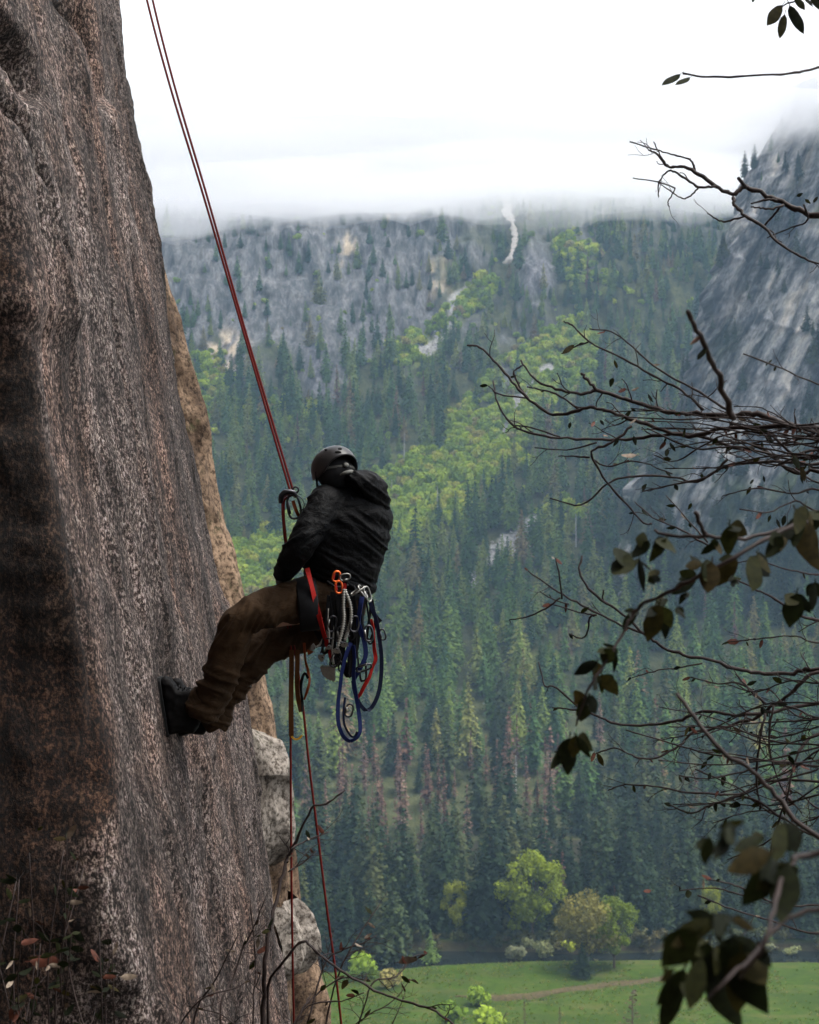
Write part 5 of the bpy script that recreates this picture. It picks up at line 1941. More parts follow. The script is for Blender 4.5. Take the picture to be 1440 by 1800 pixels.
SNAG0 = int(np.where(A[:, 5] == 3)[0][0])
single = np.zeros(len(A), bool)
for kid, top_n in ((0, 300), (1, 300), (2, 300), (3, 300), (5, 300)):
    same = ((A[:, 5] == kid) | (A[:, 5] == 4)) if kid == 0 else (A[:, 5] == kid)
    idx = np.where(same & (vis_ > (6 if kid else 10)))[0]
    idx = idx[np.argsort(-vis_[idx])][:top_n]
    single[idx] = True
    for n_, i in enumerate(idx):
        x, y, z, h, w, _k = A[i]
        zn = zone(ip[i], ib[i], y)
        grp = cat = None
        if kid == 0:
            sz_ = 'tall ' if h > 31 else ('short ' if h < 21 else 'middling ')
            lab, grp, cat = sz_ + ('dark' if _k == 4 else 'green') + ' conifer ' + zn, 'conifers ' + zn, 'tree'
            if y > 850 and ip[i] > 1180 and ib[i] < 950:
                lab, grp = 'small conifer rooted on the grey granite cliff', 'conifers on the granite cliff'
        elif kid == 1:
            lab, grp, cat = 'dead brown conifer ' + zn, 'dead conifers ' + zn, 'tree'
        elif kid == 2:
            sz_ = 'big ' if h > 8 else ('small ' if h < 5 else '')
            lab, grp, cat = sz_ + 'yellow green leafy bush ' + zn, 'bushes ' + zn, 'bush'
        elif kid == 5:
            sz_ = 'bigger ' if h > 2.8 else 'small '
            zn = zn.split(', ')[1]
            lab, grp, cat = sz_ + 'dull green bush on the far river bank, ' + zn, 'bushes on the far bank, ' + zn, 'bush'
        else:
            lab = {0: 'bare grey dead tree with short limbs standing above the dark forest', 1: 'pale bare trunk behind the right hand leaves', 2: 'thin pale dead trunk above the helmet, among the upper conifers',
                   3: 'pale dead trunk standing in the bright green brush', 4: 'pale dead trunk right of the green brush', 5: 'short dead trunk just right of the hood'}.get(int(i - SNAG0), 'pale bare dead tree ' + zn)
            grp, cat = None, 'dead tree'
        plant(KN[int(_k)], n_, (x, y, z - 0.4), h, float(rng.uniform(0, 6.28)), w * float(rng.uniform(0.85, 1.2)), lab, cat, grp, parts=(kid not in (2, 5)))


def scatter(name, kind, idx, label, cat):
    """the rest of a kind as one object: points with size and turn, a tree set on each by geometry nodes"""
    me = bpy.data.meshes.new(name)
    me.from_pydata([(A[i, 0], A[i, 1], A[i, 2] - 0.4) for i in idx], [], [])
    H = PROTO[kind][0][3]
    n = len(idx)
    at = me.attributes.new('size', 'FLOAT_VECTOR', 'POINT')
    s = A[idx, 3] / H
    wv = A[idx, 4] * rng.uniform(0.85, 1.2, n)
    at.data.foreach_set('vector', np.stack([s * wv, s * wv, s], 1).astype(np.float32).ravel())
    at = me.attributes.new('turn', 'FLOAT_VECTOR', 'POINT')
    at.data.foreach_set('vector', np.stack([np.zeros(n), np.zeros(n), rng.uniform(0, 6.28, n)], 1).astype(np.float32).ravel())
    at = me.attributes.new('pick', 'INT', 'POINT')
    at.data.foreach_set('value', rng.integers(0, len(PROTO[kind]), n).astype(np.int32))
    o = link(bpy.data.objects.new(name, me))
    src = bpy.data.collections.new(name + '_source')
    for q, pr in enumerate(PROTO[kind]):
        src.objects.link(bpy.data.objects.new('%s_source_%d' % (kind, q), pr[2]))
    g = bpy.data.node_groups.new(name, 'GeometryNodeTree')
    g.interface.new_socket('Geometry', in_out='INPUT', socket_type='NodeSocketGeometry')
    g.interface.new_socket('Geometry', in_out='OUTPUT', socket_type='NodeSocketGeometry')
    gi_, go = g.nodes.new('NodeGroupInput'), g.nodes.new('NodeGroupOutput')
    ci = g.nodes.new('GeometryNodeCollectionInfo')
    ci.inputs['Collection'].default_value = src
    ci.inputs['Separate Children'].default_value = True
    ci.inputs['Reset Children'].default_value = True
    ins = g.nodes.new('GeometryNodeInstanceOnPoints')
    ins.inputs['Pick Instance'].default_value = True

    def named(nm, dt):
        x = g.nodes.new('GeometryNodeInputNamedAttribute')
        x.data_type = dt
        x.inputs['Name'].default_value = nm
        return x.outputs['Attribute']
    g.links.new(gi_.outputs[0], ins.inputs['Points'])
    g.links.new(ci.outputs[0], ins.inputs['Instance'])
    g.links.new(named('pick', 'INT'), ins.inputs['Instance Index'])
    g.links.new(named('size', 'FLOAT_VECTOR'), ins.inputs['Scale'])
    e2r = g.nodes.new('FunctionNodeEulerToRotation')
    g.links.new(named('turn', 'FLOAT_VECTOR'), e2r.inputs[0])
    g.links.new(e2r.outputs[0], ins.inputs['Rotation'])
    g.links.new(ins.outputs[0], go.inputs[0])
    md = o.modifiers.new('trees', 'NODES')
    md.node_group = g
    return tag(o, label, cat, kind='stuff')


scatter('conifer_forest', 'conifer', np.where((A[:, 5] == 0) & ~single)[0], 'dense conifer forest covering the mountain slope', 'forest')
scatter('dark_conifer_forest', 'dark_conifer', np.where((A[:, 5] == 4) & ~single)[0], 'dense dark conifer forest on the valley floor', 'forest')
scatter('dead_conifers', 'dead_conifer', np.where((A[:, 5] == 1) & ~single)[0], 'scattered reddish dead conifers among the green forest', 'forest')
scatter('hillside_brush', 'shrub', np.where((A[:, 5] == 2) & ~single)[0], 'yellow green brush spreading down the mountain slope', 'brush')

# tufts of taller grass in the meadow
def tuft(seed):
    r = random.Random(seed)
    cr = MB()
    for q in range(16):
        w = r.uniform(0, 6.28)
        a_ = Vector((math.cos(w), math.sin(w), 0))
        b_ = Vector((-a_.y, a_.x, 0)) * 0.09
        p = a_ * r.uniform(0, .5)
        t_ = p + a_ * r.uniform(.1, .5) + Vector((0, 0, r.uniform(.5, 1.0)))
        cr.add([p - b_, p + b_, t_], [(0, 1, 2)], 1)
    return MB(), cr


M['tuft'] = foliage('tall_grass', [(0.0, (0.08, 0.13, 0.012)), (0.4, (0.13, 0.19, 0.02)), (0.75, (0.2, 0.22, 0.045)), (1.0, (0.28, 0.24, 0.1))], 0.6, 0.5)
for q in range(2):
    proto('grass_tuft', tuft(700 + q), 1.0, M['tuft'], M['tuft'])
tx_, ty_ = rng.uniform(-70, 175, 9000), rng.uniform(396, 470, 9000)
tk_ = (ty_ < near_shore(tx_) - 0.8) & (rng.random(9000) < np.clip(0.55 + 0.8 * fbm(tx_ / 14.0, ty_ / 8.0, 0, 3, 801), 0.05, 1))
n_A = len(A)
A = np.concatenate([A, np.stack([tx_, ty_, ground_z(tx_, ty_) + 0.38, rng.uniform(0.3, 0.8, 9000), np.full(9000, 1.3), np.full(9000, 9.0)], 1)[tk_]])
scatter('meadow_grass', 'grass_tuft', np.arange(n_A, len(A)), 'tufts of taller grass scattered over the green meadow', 'grass')

# talus: broken stones lying in the bare strips
mb = MB()
r = random.Random(5)
for line, n in ((SCREE, 330), (SCREE2, 90), (SCREE3, 110)):
    for q in range(n):
        t = r.random() * (len(line) - 1)
        a = int(t)
        f = t - a
        px = line[a][0] * (1 - f) + line[a + 1][0] * f + r.gauss(0, 9)
        pv = line[a][1] * (1 - f) + line[a + 1][1] * f + r.gauss(0, 7)
        p = on_mountain(px, pv) if q % 3 == 0 else p + Vector((r.gauss(0, 2.5), r.gauss(0, 2.5), 0.3))
        s = r.uniform(0.5, 1.7)
        ax = Matrix.Rotation(r.uniform(0, 3), 3, 'Z') @ Matrix.Rotation(r.uniform(-.6, .6), 3, 'X')
        mb.box(p, (s * r.uniform(.8, 1.7), s, s * r.uniform(.5, 1)), ax)
k = N('talus_stone')
oi = k.noise(k.co(), 0.5, 3, 0.6)
M['talus'] = k.done(k.ramp(oi, [(0.35, (0.28, 0.27, 0.26)), (0.65, (0.62, 0.59, 0.56))]), 0.9, 0.1)
o = mb.build('talus', M['talus'], smooth_=False)
tag(o, 'pale broken stones in the bare strips on the slope', 'scree', kind='stuff')
# ------------------------------------------------------------------ bare tree, leafy shrubs and twigs in the foreground
M['bark_dark'] = plain('dark_red_brown_bark', (0.021, 0.012, 0.010), 0.7, 0.3, scale=60, bump=0.3, var=0.5)
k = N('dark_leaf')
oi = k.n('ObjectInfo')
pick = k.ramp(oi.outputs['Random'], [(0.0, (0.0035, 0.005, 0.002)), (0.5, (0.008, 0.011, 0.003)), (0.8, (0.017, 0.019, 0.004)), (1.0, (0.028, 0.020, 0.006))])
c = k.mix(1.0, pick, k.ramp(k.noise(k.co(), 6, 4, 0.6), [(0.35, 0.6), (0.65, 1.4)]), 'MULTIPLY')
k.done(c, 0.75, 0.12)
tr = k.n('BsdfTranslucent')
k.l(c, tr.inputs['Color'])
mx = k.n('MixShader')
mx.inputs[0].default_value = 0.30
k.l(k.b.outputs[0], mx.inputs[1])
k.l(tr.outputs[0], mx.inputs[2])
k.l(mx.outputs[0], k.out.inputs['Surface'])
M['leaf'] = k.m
M['pale_leaf'] = plain('withered_pale_leaf', (0.17, 0.13, 0.095), 0.7, 0.3, var=0.4, scale=4)
M['brown_leaf'] = plain('withered_red_leaf', (0.07, 0.02, 0.01), 0.7, 0.3, var=0.4, scale=4)


def leaf_mesh(seed, wide):
    r = random.Random(seed)
    V, Fs = [], []
    n = 7
    bend = r.uniform(0.06, 0.2)
    for i in range(n + 1):
        t = i / n
        w = wide * math.sin(math.pi * t ** 0.85) ** 0.8 * (1 + 0.07 * math.sin(9 * t + seed))
        z = -bend * t * t + 0.03 * math.sin(5 * t + seed)
        for s_ in (-1, -0.5, 0, 0.5, 1):
            V.append((t, s_ * w, z + 0.22 * abs(s_) * w * (0.6 + 0.4 * math.sin(7 * t))))
    for i in range(n):
        for j in range(4):
            a_ = i * 5 + j
            Fs.append((a_, a_ + 1, a_ + 6, a_ + 5))
    st = len(V)      # stalk
    V += [(-0.16, -.012, .02), (-0.16, .012, .02), (0.02, .012, 0), (0.02, -.012, 0)]
    Fs.append((st, st + 1, st + 2, st + 3))
    me = bpy.data.meshes.new('leaf')
    me.from_pydata(V, [], Fs)
    me.polygons.foreach_set('use_smooth', np.ones(len(Fs), bool))
    me.update()
    return me


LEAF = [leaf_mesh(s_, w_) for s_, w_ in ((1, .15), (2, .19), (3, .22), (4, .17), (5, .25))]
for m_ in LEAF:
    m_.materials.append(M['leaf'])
LEAF_P = [leaf_mesh(11, .13), leaf_mesh(12, .17)]
for m_ in LEAF_P:
    m_.materials.append(M['pale_leaf'])
LEAF_B = [leaf_mesh(13, .18)]
LEAF_B[0].materials.append(M['brown_leaf'])


def leaf(parent, base, tip, roll, meshes=LEAF, wide=1.0):
    """one leaf from base to tip (world points)"""
    base, tip = Vector(base), Vector(tip)
    d_ = (tip - base)
    L = d_.length
    x_ = d_ / L
    y_ = x_.cross(Vector((0, -1, 0.15))).normalized()
    y_.rotate(Matrix.Rotation(roll, 3, x_))
    z_ = x_.cross(y_)
    o = link(bpy.data.objects.new('leaf', random.choice(meshes)), parent)
    m_ = Matrix((x_ * L, y_ * L * wide, z_ * L)).transposed().to_4x4()
    m_.translation = base - parent.location
    o.matrix_basis = m_
    return o


def branch(parent, line, D0, D1, w0, w1, twigs=0, tl=(18, 60), name='branch', seed=0, mat=None, knots=True):
    """a branch drawn through photo pixels, depth D0 to D1, width in photo pixels w0 to w1"""
    r = random.Random(seed * 7 + len(line) + int(line[0][0]))
    n = len(line)
    L = np.concatenate([[0], np.cumsum([math.hypot(b[0] - a[0], b[1] - a[1]) for a, b in zip(line[:-1], line[1:])])])
    pts_ = []
    for (u, v), l_ in zip(line, L):
        t = l_ / L[-1]
        D_ = D0 + (D1 - D0) * t + 0.05 * math.sin(l_ / 55.0 + seed)
        pts_.append(P(u, v, D_))
    c_ = catmull(pts_, 5)
    m_ = len(c_)
    rad_ = []
    for i in range(m_):
        t = i / (m_ - 1)
        q = (w0 + (w1 - w0) * t) / 2 / F * (D0 + (D1 - D0) * t)
        rad_.append(q * (1 + (0.16 * r.uniform(-1, 1) if knots else 0)))
        if knots and 0 < i < m_ - 1:
            c_[i] = c_[i] + Vector((r.gauss(0, 1), r.gauss(0, 1), r.gauss(0, 1))) * q * 0.35
    mb = MB()
    mb.tube(c_, rad_, 7)
    for i in range(twigs):
        a_ = r.randrange(int(m_ * .12), m_ - 1)
        t_ = (c_[min(a_ + 1, m_ - 1)] - c_[a_ - 1]).normalized()
        sgn = r.choice((-1, 1))
        D_ = c_[a_].y
        ax_ = Vector((r.gauss(0, .35), 1, r.gauss(0, .35))).normalized()
        d_ = t_.copy()
        d_.rotate(Matrix.Rotation(sgn * r.uniform(.4, 1.1), 3, ax_))
        ln_ = r.uniform(*tl) / F * D_
        q = [c_[a_]]
        for s_ in range(4):
            d_.rotate(Matrix.Rotation(r.gauss(0, .28), 3, ax_))
            q.append(q[-1] + d_ * ln_ / 4 + Vector((0, r.gauss(0, .1) * ln_, 0)))
        tr_ = min(rad_[a_] * .55, 1.5 / F * D_)
        mb.tube(catmull(q, 2), [tr_, tr_ * .75, tr_ * .5], 5)
        if ln_ * F / D_ > 34:       # side spur
            e_ = d_.copy()
            e_.rotate(Matrix.Rotation(-sgn * .9, 3, ax_))
            mb.tube([q[2], q[2] + e_ * ln_ * .2, q[2] + e_ * ln_ * .38 + Vector((0, 0, .01))], [tr_ * .6, tr_ * .5, tr_ * .35], 4)
        mb.ball(q[-1], tr_ * .9, 5, 3)
    o = mb.build(name, mat or M['bark_dark'])
    o.data.transform(Matrix.Translation(-parent.location))
    o.parent = parent
    return o, c_


# --- the bare tree at the right: its trunk stands on the ledge outside the frame
TB = Vector((2.25, 4.6, CAMZ - 2.4))
tree = empty('bare_tree', TB)
tag(tree, 'bare dark tree reaching in from the right edge with tangled leafless branches', 'tree')
mb = MB()
TR = catmull([TB, Vector((2.2, 4.75, CAMZ - 1.4)), Vector((2.12, 4.95, CAMZ - .4)), Vector((2.2, 5.0, CAMZ + .6)), Vector((2.3, 5.0, CAMZ + 1.6)), Vector((2.35, 4.9, CAMZ + 2.8))], 6)
mb.tube(TR, [.10, .085, .07, .055, .04, .02], 10)
o = mb.build('trunk', M['bark_dark'])
o.data.transform(Matrix.Translation(-TB))
o.parent = tree


def trunk_px(z_off):
    p = min(TR, key=lambda q: abs(q.z - CAMZ - z_off))
    return proj(p.x, p.y, p.z), p.y


BR = [
    # line, D0, D1, w0, w1, twigs, trunk height it grows from (None: from another branch)
    ([(1440, 381), (1391, 362), (1347, 344), (1311, 329), (1289, 342), (1258, 327), (1222, 302), (1191, 293), (1173, 293), (1156, 271), (1140, 264)], 5.2, 5.7, 13, 3, 3, .9),
    ([(1311, 329), (1298, 313)], 5.35, 5.3, 9, 6, 0, None),
    ([(1222, 302), (1219, 290), (1213, 281), (1185, 272), (1160, 265), (1107, 249)], 5.55, 5.7, 4.5, 2.2, 1, None),
    ([(1173, 293), (1160, 272), (1149, 249)], 5.6, 5.6, 3.5, 2, 0, None),
    ([(1258, 327), (1229, 329), (1205, 314), (1187, 302), (1173, 302), (1158, 322), (1158, 346)], 5.5, 5.7, 5, 2.2, 2, None),
    ([(1187, 331), (1158, 320), (1113, 313)], 5.65, 5.7, 3, 2, 0, None),
    ([(1229, 329), (1214, 344), (1202, 349), (1187, 342), (1158, 322)], 5.6, 5.7, 3, 2, 1, None),
    ([(1187, 331), (1175, 355), (1177, 364)], 5.65, 5.7, 2.6, 1.8, 1, None),
    ([(1289, 347), (1293, 360), (1311, 380), (1342, 398), (1364, 422), (1400, 447), (1440, 464), (1500, 480)], 5.4, 5.1, 7, 3, 2, None),
    ([(1311, 380), (1280, 389), (1262, 386), (1244, 375)], 5.4, 5.6, 4, 2.2, 1, None),
    ([(1378, 360), (1355, 367), (1338, 365), (1320, 364)], 5.3, 5.3, 5, 2.5, 0, None),
    ([(1366, 352), (1347, 351), (1320, 358)], 5.3, 5.3, 5, 3, 0, None),
    ([(1371, 364), (1358, 380), (1344, 396)], 5.3, 5.4, 4.5, 3.5, 0, None),
    ([(1413, 360), (1420, 387), (1391, 400), (1349, 418)], 5.2, 5.4, 4, 2, 1, None),
    ([(1440, 118), (1387, 129), (1311, 133), (1244, 136), (1200, 129)], 4.6, 4.8, 5, 3.5, 0, 1.7),
    ([(1440, 753), (1378, 744), (1333, 727), (1289, 731), (1236, 727), (1191, 727), (1151, 718), (1102, 702), (1049, 687), (1022, 693), (978, 684), (938, 664), (916, 633)], 5.0, 5.7, 14, 3, 6, .25),
    ([(1049, 687), (1033, 668), (1022, 656)], 5.45, 5.5, 6, 5, 0, None),
    ([(1385, 748), (1315, 753), (1267, 753), (1213, 767), (1138, 747), (1084, 727), (1044, 716), (1013, 722), (973, 729), (933, 704), (907, 678), (875, 640), (844, 611), (821, 607)], 5.1, 5.8, 9, 3.4, 7, None),
    ([(1018, 720), (978, 693), (950, 685), (927, 680)], 5.6, 5.7, 4, 2.4, 1, None),
    ([(929, 702), (909, 671), (904, 653), (920, 642)], 5.7, 5.7, 4.5, 3, 0, None),
    ([(1440, 829), (1396, 829), (1333, 784), (1307, 789), (1200, 762), (1116, 771), (1044, 773), (969, 767), (907, 751), (876, 709), (867, 669)], 5.0, 5.8, 9, 2.8, 8, .12),
    ([(927, 700), (878, 693), (858, 678)], 5.7, 5.8, 3.4, 2.2, 0, None),
    ([(985, 768), (935, 752), (905, 748)], 5.6, 5.7, 3.4, 2.2, 0, None),
    ([(1290, 728), (1280, 722), (1218, 682), (1169, 656), (1133, 629), (1084, 587), (1036, 578)], 5.2, 5.6, 5, 2.2, 5, None),
    ([(1236, 720), (1200, 687), (1156, 664), (1111, 638), (1036, 600), (1010, 575), (991, 564)], 5.3, 5.6, 5, 2.6, 5, None),
    ([(1036, 600), (1005, 612), (987, 622)], 5.5, 5.6, 3, 2, 0, None),
    ([(1290, 735), (1266, 672), (1244, 620), (1222, 572), (1209, 547)], 3.4, 3.0, 11, 8, 0, None),
    ([(1440, 676), (1378, 649), (1307, 622)], 4.4, 4.5, 4, 2.6, 3, .3),
    ([(1440, 816), (1380, 812), (1280, 818), (1227, 847), (1178, 838), (1102, 838), (1067, 851), (1022, 887), (967, 876)], 5.0, 5.7, 7, 2.6, 7, .2),
    ([(1111, 749), (1075, 778), (1049, 789), (1040, 802), (1067, 847), (1102, 887), (1131, 918), (1146, 921)], 5.5, 5.6, 5, 3.4, 2, None),
    ([(1036, 804), (1010, 802), (982, 802)], 5.5, 5.6, 3.6, 2.2, 0, None),
    ([(1049, 778), (996, 791), (940, 787)], 5.5, 5.6, 3.4, 2, 1, None),
    ([(1040, 804), (1067, 820), (1120, 811), (1182, 833)], 5.5, 5.4, 3.4, 2.2, 3, None),
    ([(1440, 791), (1378, 802), (1289, 784), (1222, 789), (1138, 753)], 5.0, 5.4, 6, 2.6, 6, .1),
    ([(1280, 807), (1244, 838), (1187, 851), (1129, 864)], 5.2, 5.4, 5, 2.4, 4, None),
    ([(1395, 800), (1340, 760), (1260, 770), (1190, 810), (1150, 800)], 5.1, 5.5, 5, 2, 6, None),
    ([(1244, 958), (1200, 933), (1147, 909), (1116, 882)], 4.8, 5.0, 4, 2, 2, None),
    ([(1244, 953), (1213, 918), (1171, 871)], 4.8, 5.0, 3.6, 2, 1, None),
    ([(1440, 1176), (1396, 1182), (1343, 1184), (1303, 1178), (1243, 1158), (1210, 1154), (1166, 1138), (1138, 1118), (1094, 1099), (1033, 1069), (989, 1045), (961, 1027), (928, 1003)], 4.9, 5.5, 9, 2.4, 4, -.5),
    ([(1138, 1118), (1086, 1073), (1041, 1041), (1019, 1005), (1023, 977)], 5.2, 5.4, 5, 3.6, 0, None),
    ([(1081, 1069), (1061, 1055), (1061, 1037)], 5.3, 5.3, 3.6, 2.8, 0, None),
    ([(988, 1053), (985, 1021), (977, 981)], 5.4, 5.4, 3.6, 2.6, 0, None),
    ([(985, 1051), (953, 1073), (920, 1086), (896, 1089)], 5.4, 5.5, 3.6, 1.8, 0, None),
    ([(1049, 1081), (1037, 1085), (1034, 1108), (1023, 1122), (1001, 1114)], 5.3, 5.4, 4, 2.6, 0, None),
    ([(973, 1063), (1021, 1077), (1049, 1081)], 5.4, 5.3, 2.2, 3, 0, None),
    ([(949, 1040), (975, 1055), (1000, 1062)], 5.4, 5.4, 2, 2.6, 0, None),
    ([(1440, 1234), (1380, 1246), (1335, 1254), (1291, 1257), (1247, 1249), (1198, 1265), (1166, 1271), (1118, 1275), (1081, 1271), (1049, 1259), (1013, 1240), (985, 1214), (969, 1206), (957, 1204), (947, 1164)], 4.8, 5.4, 8, 2.4, 5, -.62),
    ([(1017, 1249), (995, 1246), (971, 1244)], 5.3, 5.4, 3.4, 2.2, 0, None),
    ([(1440, 1182), (1396, 1214), (1363, 1238), (1323, 1263), (1263, 1279), (1218, 1287), (1194, 1311), (1150, 1333), (1118, 1331), (1080, 1315), (1043, 1327)], 4.8, 5.3, 8, 2.6, 8, -.55),
    ([(1440, 1347), (1363, 1343), (1295, 1359), (1243, 1369), (1194, 1363)], 4.8, 5.1, 5, 2.4, 6, -.9),
    ([(1440, 1372), (1350, 1374), (1300, 1396), (1210, 1393), (1158, 1383), (1102, 1379), (1069, 1389)], 4.8, 5.2, 6, 2.4, 6, -.95),
    ([(1347, 1238), (1303, 1202), (1263, 1202), (1214, 1190)], 5.0, 5.2, 4, 2, 3, None),
    ([(1347, 1238), (1323, 1218), (1293, 1184)], 5.0, 5.1, 4, 3, 1, None),
    ([(1235, 1166), (1190, 1174), (1158, 1178), (1110, 1192)], 5.2, 5.3, 3.2, 1.8, 1, None),
    ([(1440, 1089), (1396, 1077), (1363, 1053), (1331, 1037), (1295, 1019)], 4.6, 4.9, 7, 3, 2, -.35),
    ([(1440, 1130), (1400, 1118), (1343, 1122), (1283, 1128)], 4.7, 4.9, 3.6, 2, 3, -.42),
    ([(1100, 1283), (1182, 1307), (1255, 1327), (1323, 1335), (1400, 1340)], 5.2, 4.9, 2.4, 4, 6, None),
    ([(1440, 1470), (1383, 1441), (1335, 1417), (1303, 1388), (1222, 1352)], 4.7, 5.0, 5, 2.4, 6, -1.1),
    ([(1380, 1440), (1310, 1400), (1251, 1415), (1214, 1429), (1174, 1413)], 4.8, 5.1, 5, 2.4, 5, None),
    ([(1440, 1290), (1400, 1330), (1384, 1400), (1360, 1470), (1352, 1520)], 4.7, 4.8, 6, 3, 6, -.8),
    ([(1345, 1254), (1336, 1300), (1330, 1370), (1338, 1420)], 4.9, 4.9, 5, 3, 6, None),
    ([(1360, 1240), (1352, 1310), (1372, 1380), (1410, 1430)], 4.9, 4.8, 4, 2.4, 5, None),
    ([(1440, 1640), (1355, 1618), (1287, 1598), (1227, 1574)], 4.4, 4.6, 5, 2.4, 3, -1.3),
    ([(1440, 1590), (1370, 1590), (1307, 1562), (1275, 1552), (1247, 1546)], 4.4, 4.6, 4, 2.2, 3, -1.25),
    ([(1310, 1575), (1263, 1562), (1230, 1562), (1194, 1566)], 4.5, 4.6, 3, 1.8, 1, None),
    ([(1440, 900), (1400, 880), (1350, 900), (1300, 895)], 4.6, 4.9, 5, 2.2, 4, -.05),
    ([(1440, 860), (1395, 868), (1330, 858), (1270, 872)], 4.7, 5.0, 5, 2.2, 5, -.02),
    ([(1440, 1010), (1380, 1000), (1330, 985), (1290, 990)], 4.6, 4.8, 4, 2, 3, -.2),
]
tips = []
for q, (line, D0, D1, w0, w1, tw, h_) in enumerate(BR):
    ln_ = list(line)
    if h_ is not None:
        (tu, tv), tD = trunk_px(h_)
        ln_ = [(tu, tv), ((tu + 2 * ln_[0][0]) / 3, (tv + 2 * ln_[0][1]) / 3)] + ln_
        D0 = tD
    ob, c_ = branch(tree, ln_, D0, D1, w0, w1, tw, seed=q)
    tips.append(c_)
r = random.Random(31)
# small dark leaves and withered pale ones scattered on the bare branches
for (a_, b_, c1, c2, kind) in ((1010, 606, 987, 623, 0), (1085, 648, 1080, 632, 0), (1078, 664, 1072, 680, 0), (1139, 693, 1148, 708, 0), (1101, 683, 1086, 690, 2), (1110, 686, 1125, 682, 1),
                               (1178, 778, 1186, 795, 0), (1088, 770, 1078, 786, 0), (1114, 766, 1118, 784, 0), (1170, 776, 1160, 790, 2), (1120, 800, 1090, 802, 1), (1045, 740, 1040, 752, 2),
                               (1055, 738, 1062, 748, 0), (1003, 742, 1000, 754, 0), (1060, 764, 1070, 768, 1), (1400, 345, 1412, 340, 0), (1415, 350, 1425, 358, 0), (1430, 356, 1437, 346, 0),
                               (1325, 842, 1318, 852, 0), (1342, 836, 1344, 848, 0), (1216, 884, 1210, 896, 0), (1300, 1128, 1275, 1128, 2), (1312, 1128, 1316, 1136, 0), (1340, 1124, 1336, 1140, 2),
                               (928, 1003, 922, 998, 2), (975, 981, 968, 979, 1), (968, 1062, 952, 1066, 2), (1240, 1195, 1248, 1202, 1), (1255, 1206, 1264, 1210, 1), (1243, 1338, 1232, 1352, 0),
                               (1250, 1358, 1244, 1372, 0), (1050, 1325, 1062, 1345, 0), (1045, 1322, 1040, 1340, 2), (1193, 1363, 1200, 1378, 0), (1264, 1390, 1256, 1402, 2), (1145, 1565, 1130, 1568, 2),
                               (1395, 800, 1405, 826, 0), (1410, 820, 1412, 846, 0), (1380, 905, 1376, 925, 0), (1355, 905, 1350, 918, 0), (1320, 855, 1312, 870, 0), (1365, 912, 1372, 930, 0)):
    D_ = r.uniform(4.8, 5.4)
    leaf(tree, P(a_, b_, D_), P(c1, c2, D_ + r.uniform(-.02, .02)), r.uniform(-.6, .6), (LEAF, LEAF_P, LEAF_B)[kind], 1.1)
for q in range(16):      # and on the middle boughs
    v0 = r.uniform(745, 850)
    u1 = r.uniform(1060, 1330)
    v1 = v0 + r.uniform(-60, 40)
    ob, c_ = branch(tree, [(1480, v0 - 10), (1440, v0), ((1440 * 2 + u1) / 3, (2 * v0 + v1) / 3 + r.uniform(-18, 18)), ((1440 + 2 * u1) / 3, (v0 + 2 * v1) / 3 + r.uniform(-18, 18)), (u1, v1)], 4.9, r.uniform(5.1, 5.6), 4.5, 1.8, 7, (25, 70), seed=600 + q)
    tips.append(c_)
for q in range(16):      # finer branches tangled at the lower right
    v0 = r.uniform(1190, 1460)
    u1 = r.uniform(1130, 1330)
    v1 = v0 + r.uniform(-70, 90)
    ob, c_ = branch(tree, [(1480, v0 - 15), (1440, v0), ((1440 * 2 + u1) / 3, (2 * v0 + v1) / 3 + r.uniform(-22, 22)), ((1440 + 2 * u1) / 3, (v0 + 2 * v1) / 3 + r.uniform(-22, 22)), (u1, v1)], 4.7, r.uniform(4.8, 5.3), 4, 1.8, 8, (25, 75), seed=500 + q)
    tips.append(c_)
for c_ in tips[16:]:
    for q in range(3):
        p = c_[r.randrange(len(c_) // 3, len(c_))]
        u, v = proj(p.x, p.y, p.z)
        if u < 1090 and r.random() < .75:
            continue
        d_ = Vector((r.uniform(-1, 1), r.uniform(-.6, .6), r.uniform(-1, .4))).normalized() * r.uniform(.018, .045)
        leaf(tree, p, p + d_, r.uniform(-.9, .9), r.choice((LEAF, LEAF, LEAF, LEAF_B, LEAF_P)))
# twig end leaves against the sky and the sprig in the top corner
(tu, tv), tD = trunk_px(2.45)
o, c_ = branch(tree, [(tu, tv), (1700, -260), (1570, -180), (1480, -60), (1440, -14), (1385, 6), (1370, 16)], 4.6, 4.3, 6, 2.5, 0, seed=90)
o, c_ = branch(tree, [(1484, -66), (1465, -40), (1430, -6), (1400, -12), (1330, -4)], 4.5, 4.3, 4, 2, 0, seed=91)
for a_, b_, c1, c2 in ((1197, 129, 1162, 153), (1214, 135, 1186, 152)):
    leaf(tree, P(a_, b_, 4.8), P(c1, c2, 4.78), r.uniform(-.4, .4), LEAF[:2])
for a_, b_, c1, c2 in ((1376, 8, 1345, 48), (1380, 24, 1370, 70), (1388, 8, 1412, 62), (1398, -6, 1414, 20), (1412, -10, 1428, 14), (1425, -8, 1447, 22), (1326, -8, 1322, 6), (1436, -14, 1460, 20)):
    leaf(tree, P(a_, b_, 4.3), P(c1, c2, 4.3), r.uniform(-.4, .4), LEAF[:2], 1.15)

# --- leafy shrub close to the lens, rooted on the ledge just outside the frame
LB = Vector((1.05, 2.05, CAMZ - 1.62))
shrub = empty('leafy_shrub', LB)
tag(shrub, 'dark leafy shrub close to the lens at the right, blurred leaves hanging into the frame', 'shrub')


def root_line(line, at):
    """prolong a stem from its frame edge down to the root"""
    return [at, ((at[0] + line[0][0]) / 2 + 40, (at[1] + line[0][1]) / 2)] + line


